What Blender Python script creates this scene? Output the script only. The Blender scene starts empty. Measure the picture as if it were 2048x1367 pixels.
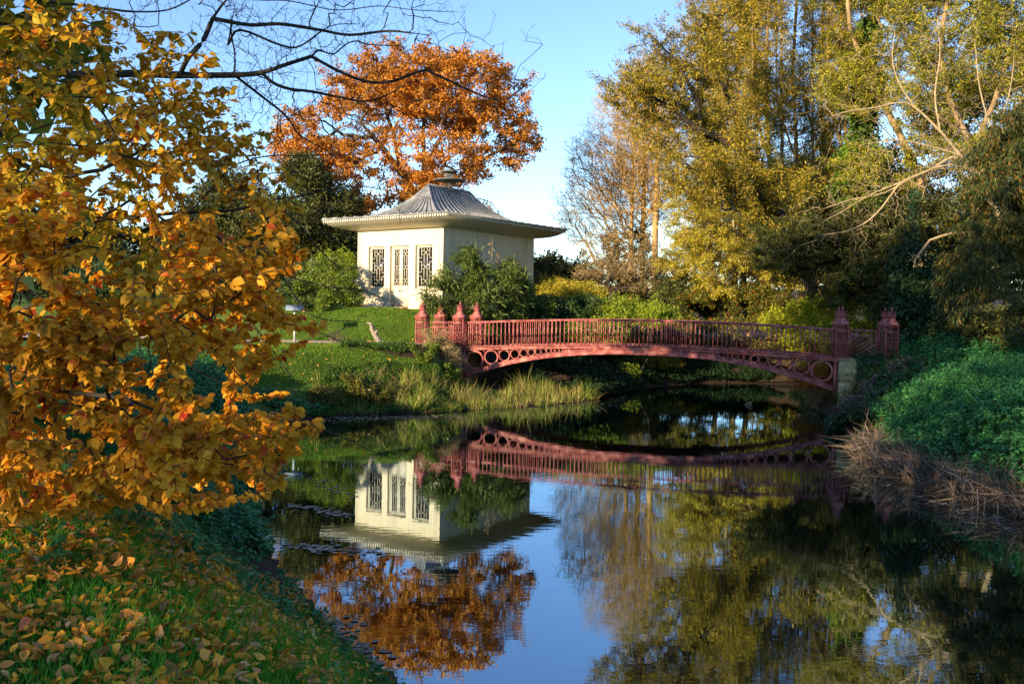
import bpy, math, random
import numpy as np
from mathutils import Matrix, Vector

# ---------------------------------------------------------------- camera, light, exposure
sc = bpy.context.scene
COL = sc.collection
EYE = np.array([0., 0., 4.])
_f = 1800.; _p = math.atan(63/_f); _r = math.radians(.9)
_F = np.array([0, math.cos(_p), -math.sin(_p)]); _U0 = np.array([0, math.sin(_p), math.cos(_p)]); _R0 = np.array([1., 0, 0])
_U = _U0*math.cos(_r) - _R0*math.sin(_r); _R = _R0*math.cos(_r) + _U0*math.sin(_r)
cam = bpy.data.objects.new('camera', bpy.data.cameras.new('camera'))
COL.objects.link(cam); sc.camera = cam
cam.data.sensor_width = 36; cam.data.lens = 36*_f/2048
cam.data.clip_start = .05; cam.data.clip_end = 3000
M4 = Matrix.Identity(4)
for i in range(3):
    M4[i][0] = _R[i]; M4[i][1] = _U[i]; M4[i][2] = -_F[i]; M4[i][3] = EYE[i]
cam.matrix_world = M4

SUN = np.array([-.70, -.714]); SUN_EL = math.radians(14)
world = bpy.data.worlds.new('World'); sc.world = world; world.use_nodes = True
nt = world.node_tree; nt.nodes.clear()
sky = nt.nodes.new('ShaderNodeTexSky'); sky.sky_type = 'NISHITA'; sky.sun_disc = False
sky.sun_elevation = SUN_EL; sky.sun_rotation = math.atan2(SUN[0], SUN[1])
sky.altitude = 0; sky.air_density = 1.0; sky.dust_density = .05; sky.ozone_density = 3.0
bg = nt.nodes.new('ShaderNodeBackground'); bg.inputs[1].default_value = .135
wo = nt.nodes.new('ShaderNodeOutputWorld')
hs = nt.nodes.new('ShaderNodeHueSaturation'); hs.inputs['Saturation'].default_value = 1.04; hs.inputs['Hue'].default_value = .508
nt.links.new(sky.outputs[0], hs.inputs['Color']); nt.links.new(hs.outputs[0], bg.inputs[0]); nt.links.new(bg.outputs[0], wo.inputs[0])
sl = bpy.data.lights.new('sun', 'SUN'); sl.energy = 4.8; sl.angle = math.radians(.5); sl.color = (1, .77, .49)
so = bpy.data.objects.new('sun', sl); COL.objects.link(so)
sv = Vector((SUN[0]*math.cos(SUN_EL), SUN[1]*math.cos(SUN_EL), math.sin(SUN_EL)))
so.rotation_euler = sv.to_track_quat('Z', 'Y').to_euler(); so.location = sv*80
sc.view_settings.view_transform = 'Standard'; sc.view_settings.look = 'None'
sc.view_settings.gamma = 1; sc.view_settings.exposure = 1.33
sc.cycles.max_bounces = 6; sc.cycles.diffuse_bounces = 3; sc.cycles.glossy_bounces = 3
sc.cycles.transmission_bounces = 3; sc.cycles.transparent_max_bounces = 4; sc.cycles.caustics_reflective = False
sc.cycles.caustics_refractive = False

def at(x, y, Y):
    v = _F*_f + _R*(x-1024) - _U*(y-683.5)
    return EYE + v*Y/v[1]
R = np.random.default_rng(7)

# ---------------------------------------------------------------- helpers
def tag(o, label=None, cat=None, group=None, kind=None):
    if label: o['label'] = label
    if cat: o['category'] = cat
    if group: o['group'] = group
    if kind: o['kind'] = kind
    return o
def empty(name, loc=(0, 0, 0), rz=0, label=None, cat=None, group=None, parent=None):
    o = bpy.data.objects.new(name, None); COL.objects.link(o)
    o.location = loc; o.rotation_euler = (0, 0, rz); o.empty_display_size = .3
    if parent: o.parent = parent
    return tag(o, label, cat, group)
def unit(v):
    v = np.asarray(v, float); n = np.linalg.norm(v, axis=-1, keepdims=True); return v/np.maximum(n, 1e-9)
def smooth(x): x = np.clip(x, 0, 1); return x*x*(3-2*x)
BOXF = np.array([[0, 3, 2, 1], [4, 5, 6, 7], [0, 1, 5, 4], [1, 2, 6, 5], [2, 3, 7, 6], [3, 0, 4, 7]])
class Geo:
    def __init__(s): s.V = []; s.Q = []; s.T = []; s.n = 0
    def add(s, V, Q=None, T=None):
        V = np.asarray(V, float).reshape(-1, 3)
        if Q is not None and len(Q): s.Q.append(np.asarray(Q).reshape(-1, 4)+s.n)
        if T is not None and len(T): s.T.append(np.asarray(T).reshape(-1, 3)+s.n)
        s.V.append(V); s.n += len(V); return s
    def box(s, x0, x1, y0, y1, z0, z1):
        return s.add([(x0, y0, z0), (x1, y0, z0), (x1, y1, z0), (x0, y1, z0), (x0, y0, z1), (x1, y0, z1), (x1, y1, z1), (x0, y1, z1)], BOXF)
    def frus(s, cx, cy, w0, z0, w1, z1):
        a = w0/2; b = w1/2
        return s.add([(cx-a, cy-a, z0), (cx+a, cy-a, z0), (cx+a, cy+a, z0), (cx-a, cy+a, z0), (cx-b, cy-b, z1), (cx+b, cy-b, z1), (cx+b, cy+b, z1), (cx-b, cy+b, z1)], BOXF)
    def bar(s, p, q, w, t, up=(0, 0, 1)):
        p = np.array(p, float); q = np.array(q, float); d = unit(q-p); u = np.array(up, float)
        a = unit(np.cross(d, u)); b = np.cross(a, d)
        V = []
        for c in (p, q):
            for i, j in ((-1, -1), (1, -1), (1, 1), (-1, 1)): V.append(c+a*i*w/2+b*j*t/2)
        return s.add(V, BOXF)
    def tube(s, pts, rad, k=8, cap=True):
        pts = np.asarray(pts, float); n = len(pts); rad = np.broadcast_to(rad, n)
        d = unit(np.gradient(pts, axis=0)); ref = np.array([.31, .17, .94]) if abs(d[0][2]) < .8 else np.array([.9, .3, .1])
        a = unit(np.cross(d, ref)); b = np.cross(d, a)
        th = np.arange(k)*2*np.pi/k
        V = (pts[:, None]+rad[:, None, None]*(a[:, None]*np.cos(th)[None, :, None]+b[:, None]*np.sin(th)[None, :, None])).reshape(-1, 3)
        Q = [(i*k+j, i*k+(j+1) % k, (i+1)*k+(j+1) % k, (i+1)*k+j) for i in range(n-1) for j in range(k)]
        T = []
        if cap:
            V = np.vstack([V, pts[0], pts[-1]])
            for j in range(k):
                T.append((n*k, (j+1) % k, j)); T.append((n*k+1, (n-1)*k+j, (n-1)*k+(j+1) % k))
        return s.add(V, Q, T)
    def lathe(s, prof, k=16, c=(0, 0)):
        prof = np.array(prof, float); n = len(prof); th = np.arange(k)*2*np.pi/k
        V = np.stack([c[0]+prof[:, 0][:, None]*np.cos(th), c[1]+prof[:, 0][:, None]*np.sin(th), np.repeat(prof[:, 1][:, None], k, 1)], -1).reshape(-1, 3)
        Q = [(i*k+j, i*k+(j+1) % k, (i+1)*k+(j+1) % k, (i+1)*k+j) for i in range(n-1) for j in range(k)]
        return s.add(V, Q)
    def build(s, name, mat, parent=None, smooth=False, loc=None, rz=None):
        me = bpy.data.meshes.new(name)
        V = np.vstack(s.V); Q = np.vstack(s.Q) if s.Q else np.zeros((0, 4), int); T = np.vstack(s.T) if s.T else np.zeros((0, 3), int)
        me.vertices.add(len(V)); me.vertices.foreach_set('co', V.astype(np.float32).ravel())
        idx = np.concatenate([Q.ravel(), T.ravel()]).astype(np.int32)
        st = np.concatenate([np.arange(len(Q))*4, len(Q)*4+np.arange(len(T))*3]).astype(np.int32)
        me.loops.add(len(idx)); me.loops.foreach_set('vertex_index', idx)
        me.polygons.add(len(st)); me.polygons.foreach_set('loop_start', st)
        if smooth: me.polygons.foreach_set('use_smooth', np.ones(len(st), bool))
        me.update(calc_edges=True); me.validate()
        me.materials.append(mat)
        o = bpy.data.objects.new(name, me); COL.objects.link(o)
        if parent: o.parent = parent
        if loc is not None: o.location = loc
        if rz is not None: o.rotation_euler = (0, 0, rz)
        return o
def copy_of(o, parent=None):
    c = o.copy(); COL.objects.link(c)
    if parent: c.parent = parent
    for ch in list(o.children): copy_of(ch, c)
    return c

# ---------------------------------------------------------------- materials
def new_mat(name):
    m = bpy.data.materials.new(name); m.use_nodes = True; t = m.node_tree; t.nodes.clear()
    out = t.nodes.new('ShaderNodeOutputMaterial'); return m, t, out
def N(t, ty, **kw):
    n = t.nodes.new(ty)
    for k, v in kw.items():
        if k.startswith('i'): n.inputs[int(k[1:])].default_value = v
        else: setattr(n, k, v)
    return n
def ramp(t, fac, cols, pos=None):
    r = t.nodes.new('ShaderNodeValToRGB'); e = r.color_ramp.elements
    pos = pos or [i/(len(cols)-1) for i in range(len(cols))]
    while len(e) < len(cols): e.new(.5)
    for i, (c, q) in enumerate(zip(cols, pos)): e[i].position = q; e[i].color = (*c, 1)
    t.links.new(fac, r.inputs[0]); return r.outputs[0]
def noise(t, scale, detail=4, rough=.6, vec=None, obj=True):
    n = N(t, 'ShaderNodeTexNoise'); n.inputs['Scale'].default_value = scale; n.inputs['Detail'].default_value = detail; n.inputs['Roughness'].default_value = rough
    if vec is None:
        g = t.nodes.new('ShaderNodeNewGeometry'); vec = g.outputs['Position']
    t.links.new(vec, n.inputs['Vector']); return n.outputs['Fac']
def mixc(t, fac, a, b, mode='MIX'):
    m = t.nodes.new('ShaderNodeMix'); m.data_type = 'RGBA'; m.blend_type = mode
    if isinstance(fac, (int, float)): m.inputs[0].default_value = fac
    else: t.links.new(fac, m.inputs[0])
    for s, v in ((6, a), (7, b)):
        if isinstance(v, tuple): m.inputs[s].default_value = (*v, 1)
        else: t.links.new(v, m.inputs[s])
    return m.outputs[2]
def leaf_mat(name, cols, pos=None, tr=.3, rough=.5, spots=.8, spec=.25, nscale=.5):
    m, t, out = new_mat(name)
    g = t.nodes.new('ShaderNodeNewGeometry')
    c = ramp(t, g.outputs['Random Per Island'], cols, pos)
    nz = noise(t, nscale, 3)
    k = ramp(t, nz, [(spots*.8,)*3, (1.0,)*3, (1.15, 1.15, 1.1)], [.3, .5, .7])
    c = mixc(t, 1., c, k, 'MULTIPLY')
    p = t.nodes.new('ShaderNodeBsdfPrincipled'); t.links.new(c, p.inputs['Base Color']); p.inputs['Roughness'].default_value = rough
    p.inputs['Specular IOR Level'].default_value = spec
    tl = t.nodes.new('ShaderNodeBsdfTranslucent'); t.links.new(c, tl.inputs[0])
    mx = t.nodes.new('ShaderNodeMixShader'); mx.inputs[0].default_value = tr
    t.links.new(p.outputs[0], mx.inputs[1]); t.links.new(tl.outputs[0], mx.inputs[2]); t.links.new(mx.outputs[0], out.inputs[0])
    return m
def surf_mat(name, c1, c2, scale=3, rough=.8, bump=.3, bscale=None, spec=.3, c3=None, metal=0, pos=(.35, .65), stretch=None, bdist=.02):
    m, t, out = new_mat(name)
    tc = t.nodes.new('ShaderNodeTexCoord'); vec = tc.outputs['Object']
    if stretch:
        mp = t.nodes.new('ShaderNodeMapping'); mp.inputs['Scale'].default_value = stretch; t.links.new(vec, mp.inputs[0]); vec = mp.outputs[0]
    f = noise(t, scale, 6, .65, vec)
    c = ramp(t, f, [c1, c2] if c3 is None else [c1, c2, c3], list(pos) if c3 is None else [pos[0], .5, pos[1]])
    p = t.nodes.new('ShaderNodeBsdfPrincipled'); t.links.new(c, p.inputs['Base Color']); p.inputs['Roughness'].default_value = rough
    p.inputs['Specular IOR Level'].default_value = spec; p.inputs['Metallic'].default_value = metal
    if bump:
        b = t.nodes.new('ShaderNodeBump'); b.inputs['Strength'].default_value = bump; b.inputs['Distance'].default_value = bdist
        t.links.new(noise(t, bscale or scale*4, 5, .7, vec), b.inputs['Height']); t.links.new(b.outputs[0], p.inputs['Normal'])
    t.links.new(p.outputs[0], out.inputs[0]); return m
M = {}
M['wall'] = surf_mat('lime_render', (.46, .39, .26), (.70, .61, .44), 1.1, .85, .3, 14, c3=(.65, .565, .40), stretch=(1.6, 1.6, .2), pos=(.30, .58))
M['trim'] = surf_mat('cream_paint', (.50, .46, .36), (.62, .58, .47), 4, .6, .1)
M['stone'] = surf_mat('stone', (.20, .155, .075), (.40, .32, .17), 5, .9, .6, 20)
M['lead'] = surf_mat('lead_sheet', (.16, .165, .165), (.31, .31, .30), 2.2, .5, .2, 10, spec=.4, metal=.15)
M['lead_dark'] = surf_mat('dark_lead', (.10, .11, .10), (.19, .20, .17), 4, .6, .2)
M['glass'] = surf_mat('window_glass', (.012, .014, .016), (.03, .032, .03), 2, .06, 0, spec=.6)
M['iron'] = surf_mat('handle_iron', (.02, .02, .02), (.05, .045, .04), 8, .5, .1)
def paint_mat():
    m, t, out = new_mat('red_oxide_paint')
    tc = t.nodes.new('ShaderNodeTexCoord')
    f = noise(t, 3.2, 8, .72, tc.outputs['Object'])
    c = ramp(t, f, [(.14, .018, .026), (.31, .078, .07), (.46, .19, .15)], [.36, .5, .62])
    f2 = noise(t, 26, 5, .7, tc.outputs['Object'])
    c = mixc(t, ramp(t, f2, [(0, 0, 0), (.55, .55, .55)], [.56, .68]), c, (.46, .26, .21))
    f3 = noise(t, 1.1, 6, .7, tc.outputs['Object'])
    c = mixc(t, ramp(t, f3, [(0, 0, 0), (.6, .6, .6)], [.55, .7]), c, (.10, .04, .038))
    p = t.nodes.new('ShaderNodeBsdfPrincipled'); t.links.new(c, p.inputs['Base Color']); p.inputs['Roughness'].default_value = .55; p.inputs['Specular IOR Level'].default_value = .35
    b = t.nodes.new('ShaderNodeBump'); b.inputs['Strength'].default_value = .3; b.inputs['Distance'].default_value = .01
    t.links.new(f2, b.inputs['Height']); t.links.new(b.outputs[0], p.inputs['Normal'])
    t.links.new(p.outputs[0], out.inputs[0]); return m
M['paint'] = paint_mat()
M['bark_dark'] = surf_mat('dark_bark', (.018, .014, .011), (.06, .048, .036), 6, .9, .8, 18, stretch=(1, 1, .3))
M['bark_oak'] = surf_mat('oak_bark', (.06, .045, .03), (.17, .13, .075), 4, .9, .8, 16, stretch=(1, 1, .3))
M['bark_tan'] = surf_mat('tan_bark', (.16, .11, .055), (.36, .26, .14), 4, .9, .8, 16, stretch=(1, 1, .3))
M['bark_gold'] = surf_mat('golden_twig_bark', (.26, .16, .06), (.50, .34, .14), 4, .85, .5, 16)
M['bark_pale'] = surf_mat('pale_bark', (.22, .165, .09), (.42, .33, .19), 4, .85, .6, 16)
M['driftwood'] = surf_mat('weathered_wood', (.14, .11, .08), (.38, .32, .25), 8, .9, .9, 25, stretch=(1, 1, .25))
M['gravel'] = surf_mat('path_gravel', (.34, .27, .19), (.50, .42, .32), 14, .95, .4, 60)
M['sign'] = surf_mat('painted_sign', (.14, .19, .23), (.22, .27, .31), 3, .5, .05)
M['signpost'] = surf_mat('painted_post', (.34, .36, .36), (.5, .52, .5), 5, .6, .1)
L = {}
L['oak'] = leaf_mat('oak_leaves', [(.30, .105, .018), (.55, .21, .025), (.74, .34, .045), (.60, .29, .035), (.40, .13, .02)], tr=.4, spots=.75, nscale=.35)
L['beech'] = leaf_mat('golden_leaves', [(.34, .25, .014), (.55, .33, .015), (.68, .36, .018), (.74, .38, .025), (.66, .24, .03), (.45, .07, .03)], [0, .25, .5, .85, .97, 1], tr=.4, rough=.6, spots=.7, nscale=.9)
L['beech_orange'] = leaf_mat('orange_leaves', [(.50, .24, .012), (.70, .33, .015), (.78, .37, .018), (.80, .42, .03), (.72, .19, .03), (.50, .05, .03)], [0, .2, .5, .86, .97, 1], tr=.4, rough=.6, spots=.75, nscale=.9)
L['beech_green'] = leaf_mat('yellow_green_leaves', [(.28, .24, .014), (.46, .32, .016), (.58, .36, .02)], tr=.4, nscale=.9)
L['fallen'] = leaf_mat('fallen_leaves', [(.26, .10, .025), (.66, .24, .015), (.86, .40, .015), (.80, .34, .04), (.44, .18, .06), (.80, .52, .24), (.66, .09, .02)], [0, .2, .4, .65, .85, .96, 1], tr=.1, nscale=4)
L['yew'] = leaf_mat('olive_needles', [(.065, .075, .009), (.21, .19, .014), (.44, .345, .03), (.38, .21, .028)], tr=.24, spots=.7, nscale=.4)
L['yew2'] = leaf_mat('yellow_green_needles', [(.07, .10, .009), (.24, .245, .015), (.48, .41, .035)], tr=.24, spots=.7, nscale=.4)
L['gold'] = leaf_mat('golden_conifer_needles', [(.17, .165, .014), (.38, .33, .024), (.60, .47, .06)], tr=.22, spots=.75, nscale=.5)
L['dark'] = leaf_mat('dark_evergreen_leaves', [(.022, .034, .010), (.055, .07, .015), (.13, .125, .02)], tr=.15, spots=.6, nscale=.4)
L['redwood'] = leaf_mat('dark_drooping_needles', [(.025, .045, .014), (.05, .08, .018), (.12, .12, .025), (.34, .15, .03)], [0, .45, .82, 1], tr=.2, nscale=.5)
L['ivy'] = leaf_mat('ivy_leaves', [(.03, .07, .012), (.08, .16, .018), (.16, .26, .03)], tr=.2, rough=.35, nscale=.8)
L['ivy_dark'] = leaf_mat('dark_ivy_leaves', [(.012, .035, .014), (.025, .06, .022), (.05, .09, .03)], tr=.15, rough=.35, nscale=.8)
L['laurel'] = leaf_mat('laurel_leaves', [(.05, .09, .012), (.12, .18, .018), (.22, .26, .03)], tr=.2, rough=.35, nscale=.8)
L['bamboo'] = leaf_mat('bamboo_leaves', [(.05, .09, .022), (.10, .15, .03), (.20, .25, .05)], tr=.3, nscale=.8)
L['lime'] = leaf_mat('lime_green_leaves', [(.12, .19, .015), (.26, .34, .025), (.36, .42, .04)], tr=.35, nscale=.8)
L['rhodo'] = leaf_mat('rhododendron_leaves', [(.02, .05, .018), (.05, .09, .025), (.10, .15, .03)], tr=.15, rough=.35, nscale=.8)
L['holly'] = leaf_mat('holly_leaves', [(.05, .065, .012), (.12, .125, .018), (.22, .19, .03)], tr=.2, rough=.35, nscale=.8)
L['yellow'] = leaf_mat('yellow_leaves', [(.20, .25, .015), (.38, .42, .025), (.54, .50, .03)], tr=.4, nscale=.8)
L['straw'] = leaf_mat('straw_stems', [(.22, .15, .06), (.40, .29, .13), (.52, .40, .2)], tr=.2, nscale=.8)
L['twig'] = leaf_mat('fine_twigs', [(.16, .10, .07), (.28, .19, .12)], tr=.0, nscale=.8)
M['berry'] = surf_mat('red_berries', (.5, .03, .02), (.6, .06, .03), 8, .3, 0)
L['goldtwig'] = leaf_mat('golden_brown_twigs', [(.30, .18, .05), (.50, .33, .09), (.62, .44, .14)], tr=.2, nscale=.6)
L['reed'] = leaf_mat('green_reed_blades', [(.03, .09, .010), (.09, .19, .015), (.24, .32, .03), (.50, .42, .10), (.42, .30, .12)], tr=.3, nscale=1.2)
L['deadreed'] = leaf_mat('dead_reed_stems', [(.06, .042, .030), (.16, .115, .08), (.33, .25, .18)], tr=.1, nscale=1.5)
L['nettle'] = leaf_mat('nettle_leaves', [(.022, .12, .04), (.045, .20, .06), (.10, .29, .075)], tr=.25, rough=.45, nscale=1.2)
L['grass'] = leaf_mat('grass_blades', [(.04, .20, .012), (.08, .33, .02), (.18, .40, .03)], tr=.35, rough=.4, nscale=.9)
L['lawn'] = leaf_mat('lawn_blades', [(.06, .16, .012), (.13, .25, .018), (.24, .32, .025)], tr=.35, nscale=.5)
L['float'] = leaf_mat('floating_debris', [(.10, .065, .04), (.22, .15, .10), (.40, .33, .26)], tr=0, nscale=2)

# ---------------------------------------------------------------- terrain
SHORE = np.array([(-1.3, 9.6), (-1.84, 10.4), (-2.67, 11.9), (-3.68, 13.9), (-4.7, 16.7), (-5.76, 20.6), (-6.9, 26.9), (-7.6, 30.5), (-7.27, 32.3), (-5.2, 33.8), (-2.4, 35.3),
                  (1.0, 37.2), (3.8, 40.3), (4.6, 43), (5.8, 46), (8, 49), (11, 51.5), (14.5, 52), (16.6, 50), (16.4, 47), (15, 43.5), (13.6, 40), (13.0, 37.6), (12.9, 35.2), (12.1, 32),
                  (10.9, 28), (9.5, 24.5), (9.4, 21.6), (9.77, 19.8), (10.2, 17.7), (11.5, 14), (14, 9), (17, 3), (20, -6), (22, -20), (8, -20), (5, -6), (3.6, 1), (2.1, 4), (.3, 7)])
def shore_dist(X, Y):
    """distance to the shore, negative in the water"""
    P = np.stack([X.ravel(), Y.ravel()], 1); d = np.full(len(P), 1e9); ins = np.zeros(len(P), bool)
    for a, b in zip(SHORE, np.roll(SHORE, -1, 0)):
        ab = b-a; t = np.clip(((P-a)@ab)/(ab@ab), 0, 1); q = P-a-t[:, None]*ab
        d = np.minimum(d, np.hypot(q[:, 0], q[:, 1]))
        c = (a[1] > P[:, 1]) != (b[1] > P[:, 1])
        with np.errstate(divide='ignore', invalid='ignore'):
            xx = (b[0]-a[0])*(P[:, 1]-a[1])/(b[1]-a[1]+1e-12)+a[0]
        ins ^= c & (P[:, 0] < xx)
    return np.where(ins, -d, d).reshape(X.shape)
def vnoise(X, Y, s, seed=0):
    r = np.random.default_rng(seed); T = r.random((64, 64)); x = X/s; y = Y/s
    xi = np.floor(x).astype(int); yi = np.floor(y).astype(int); fx = smooth(x-xi); fy = smooth(y-yi)
    g = lambda i, j: T[i % 64, j % 64]
    return (g(xi, yi)*(1-fx)+g(xi+1, yi)*fx)*(1-fy)+(g(xi, yi+1)*(1-fx)+g(xi+1, yi+1)*fx)*fy
def height(X, Y):
    X = np.asarray(X, float); Y = np.asarray(Y, float)
    s = shore_dist(X, Y)
    H = 2.35+1.62*smooth((Y-42.8)/4.2)*smooth((6.5-X)/5)
    H = H-.85*smooth((X-8)/2)*smooth((36-Y)/4)-1.2*np.exp(-((X-13.4)**2+(Y-34.6)**2)/4.5)
    low = smooth((X+3.3)/.9)*smooth((46.5-Y)/3.5)*smooth((8-X)/2)*smooth((Y-34)/2)
    H = H*(1-low)+.55*low
    w = np.where(Y < 10, 3.3, np.where(Y < 30, 4.2, 5.2)); w = np.where((X > 8) & (Y < 34), 3.6, w)
    w = np.where((X > 8) & (Y >= 34) & (Y < 48), 1.6, w)
    z = H*smooth(s/w*.9+.08)*np.where(s > 0, 1, 0)
    z = np.where(s <= 0, -.7*smooth(-s/2.5)-.02, np.maximum(z, .03*s))
    amp = smooth(s/2)*np.exp(-(np.hypot(X, Y-30)/400)**2)
    z = z+amp*((vnoise(X, Y, 2.3, 3)-.5)*.16+(vnoise(X, Y, .7, 4)-.5)*.05)*np.where((Y > 40.5) & (Y < 44.5), .3, 1)
    return z
def warp(lo, hi, c, n, fine):
    u = np.linspace(-1, 1, n); k = 5.2
    v = np.sinh(k*u)/np.sinh(k)
    return np.where(v < 0, c+v*(c-lo), c+v*(hi-c))
gx = np.concatenate([-np.geomspace(900, 16, 26)[:-1], np.arange(-16, 26, .24), np.geomspace(26, 900, 26)])
gy = np.concatenate([-np.geomspace(400, 4, 22)[:-1], np.arange(-4, 64, .24), np.geomspace(64, 1600, 30)])
GX, GY = np.meshgrid(gx, gy); GZ = height(GX, GY)
n1, n0 = GX.shape
ii, jj = np.meshgrid(np.arange(n1-1), np.arange(n0-1), indexing='ij'); q = (ii*n0+jj).ravel()
g = Geo().add(np.stack([GX, GY, GZ], -1).reshape(-1, 3), np.stack([q, q+1, q+n0+1, q+n0], 1))
def ground_mat():
    m, t, out = new_mat('lawn_and_soil')
    geo = t.nodes.new('ShaderNodeNewGeometry'); sep = t.nodes.new('ShaderNodeSeparateXYZ'); t.links.new(geo.outputs['Position'], sep.inputs[0])
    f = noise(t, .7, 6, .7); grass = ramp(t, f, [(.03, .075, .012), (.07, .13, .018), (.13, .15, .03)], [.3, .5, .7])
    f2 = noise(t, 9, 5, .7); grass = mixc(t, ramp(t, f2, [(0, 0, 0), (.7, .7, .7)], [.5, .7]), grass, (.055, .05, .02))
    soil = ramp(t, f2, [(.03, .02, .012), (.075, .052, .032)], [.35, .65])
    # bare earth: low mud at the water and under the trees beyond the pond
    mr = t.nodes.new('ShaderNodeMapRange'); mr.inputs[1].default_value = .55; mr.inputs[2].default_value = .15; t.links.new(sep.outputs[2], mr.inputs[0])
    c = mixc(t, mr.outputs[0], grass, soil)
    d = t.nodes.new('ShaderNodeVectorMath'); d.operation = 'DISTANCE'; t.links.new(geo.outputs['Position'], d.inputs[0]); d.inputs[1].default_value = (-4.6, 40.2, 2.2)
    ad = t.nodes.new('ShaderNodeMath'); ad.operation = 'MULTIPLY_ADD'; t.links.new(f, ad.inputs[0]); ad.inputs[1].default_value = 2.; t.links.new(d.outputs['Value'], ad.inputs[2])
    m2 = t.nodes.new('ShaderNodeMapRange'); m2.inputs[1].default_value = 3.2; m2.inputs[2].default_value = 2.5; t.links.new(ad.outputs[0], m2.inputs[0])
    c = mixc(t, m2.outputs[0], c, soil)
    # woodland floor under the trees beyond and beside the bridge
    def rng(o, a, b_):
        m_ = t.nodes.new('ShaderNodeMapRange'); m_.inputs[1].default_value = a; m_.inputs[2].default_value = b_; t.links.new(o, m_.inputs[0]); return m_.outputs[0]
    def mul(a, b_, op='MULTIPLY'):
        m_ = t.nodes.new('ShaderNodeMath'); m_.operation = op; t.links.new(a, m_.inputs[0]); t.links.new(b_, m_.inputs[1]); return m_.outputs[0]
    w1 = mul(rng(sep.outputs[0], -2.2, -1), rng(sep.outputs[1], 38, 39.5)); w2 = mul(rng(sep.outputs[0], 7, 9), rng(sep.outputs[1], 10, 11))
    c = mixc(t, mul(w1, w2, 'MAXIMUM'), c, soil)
    p = t.nodes.new('ShaderNodeBsdfPrincipled'); t.links.new(c, p.inputs['Base Color']); p.inputs['Roughness'].default_value = .95; p.inputs['Specular IOR Level'].default_value = .1
    b = t.nodes.new('ShaderNodeBump'); b.inputs['Strength'].default_value = .7; b.inputs['Distance'].default_value = .05
    t.links.new(noise(t, 22, 4, .7), b.inputs['Height']); t.links.new(b.outputs[0], p.inputs['Normal']); t.links.new(p.outputs[0], out.inputs[0]); return m
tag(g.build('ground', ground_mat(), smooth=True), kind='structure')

def water_mat():
    m, t, out = new_mat('still_pond_water')
    geo = t.nodes.new('ShaderNodeNewGeometry'); mp = t.nodes.new('ShaderNodeMapping'); t.links.new(geo.outputs['Position'], mp.inputs[0])
    mp.inputs['Scale'].default_value = (1.0, 2.4, 1)
    h1 = noise(t, 2.6, 3, .5, mp.outputs[0]); h2 = noise(t, .35, 2, .5, mp.outputs[0])
    big = ramp(t, h2, [(.15, .15, .15), (1, 1, 1)], [.38, .62])
    mu = t.nodes.new('ShaderNodeMath'); mu.operation = 'MULTIPLY'; t.links.new(h1, mu.inputs[0]); t.links.new(big, mu.inputs[1])
    b = t.nodes.new('ShaderNodeBump'); b.inputs['Strength'].default_value = .055; b.inputs['Distance'].default_value = .02; t.links.new(mu.outputs[0], b.inputs['Height'])
    gl = t.nodes.new('ShaderNodeBsdfGlossy'); gl.inputs['Roughness'].default_value = .0; gl.inputs[0].default_value = (.64, .79, .90, 1); t.links.new(b.outputs[0], gl.inputs['Normal'])
    df = t.nodes.new('ShaderNodeBsdfDiffuse'); df.inputs[0].default_value = (.003, .004, .003, 1)
    fr = t.nodes.new('ShaderNodeFresnel'); fr.inputs[0].default_value = 1.6; t.links.new(b.outputs[0], fr.inputs['Normal'])
    ma = t.nodes.new('ShaderNodeMath'); ma.operation = 'MULTIPLY_ADD'; t.links.new(fr.outputs[0], ma.inputs[0]); ma.inputs[1].default_value = .62; ma.inputs[2].default_value = .36
    mx = t.nodes.new('ShaderNodeMixShader'); t.links.new(ma.outputs[0], mx.inputs[0]); t.links.new(df.outputs[0], mx.inputs[1]); t.links.new(gl.outputs[0], mx.inputs[2])
    t.links.new(mx.outputs[0], out.inputs[0]); return m
xs = np.linspace(-14, 30, 12); ys = np.linspace(-24, 66, 24)
WX, WY = np.meshgrid(xs, ys); n1, n0 = WX.shape
ii, jj = np.meshgrid(np.arange(n1-1), np.arange(n0-1), indexing='ij'); q = (ii*n0+jj).ravel()
tag(Geo().add(np.stack([WX, WY, WX*0], -1).reshape(-1, 3), np.stack([q, q+1, q+n0+1, q+n0], 1)).build('water', water_mat(), smooth=True), kind='structure')

# the gravel path to the bridge
px = np.arange(-40, -2.2, .3); pv = np.linspace(0, 1, 5)
y0 = 41.4+np.sin(px*.16)*.25+np.clip(-px-9, 0, 40)*.02; y1 = y0+1.9+.15*np.sin(px*.5)
PX = np.repeat(px[:, None], 5, 1); PY = y0[:, None]*(1-pv)+y1[:, None]*pv
PZ = height(PX, PY)+.035
n1, n0 = PX.shape; ii, jj = np.meshgrid(np.arange(n1-1), np.arange(n0-1), indexing='ij'); q = (ii*n0+jj).ravel()
tag(Geo().add(np.stack([PX, PY, PZ], -1).reshape(-1, 3), np.stack([q, q+n0, q+n0+1, q+1], 1)).build('path', M['gravel'], smooth=True), kind='structure')

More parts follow.
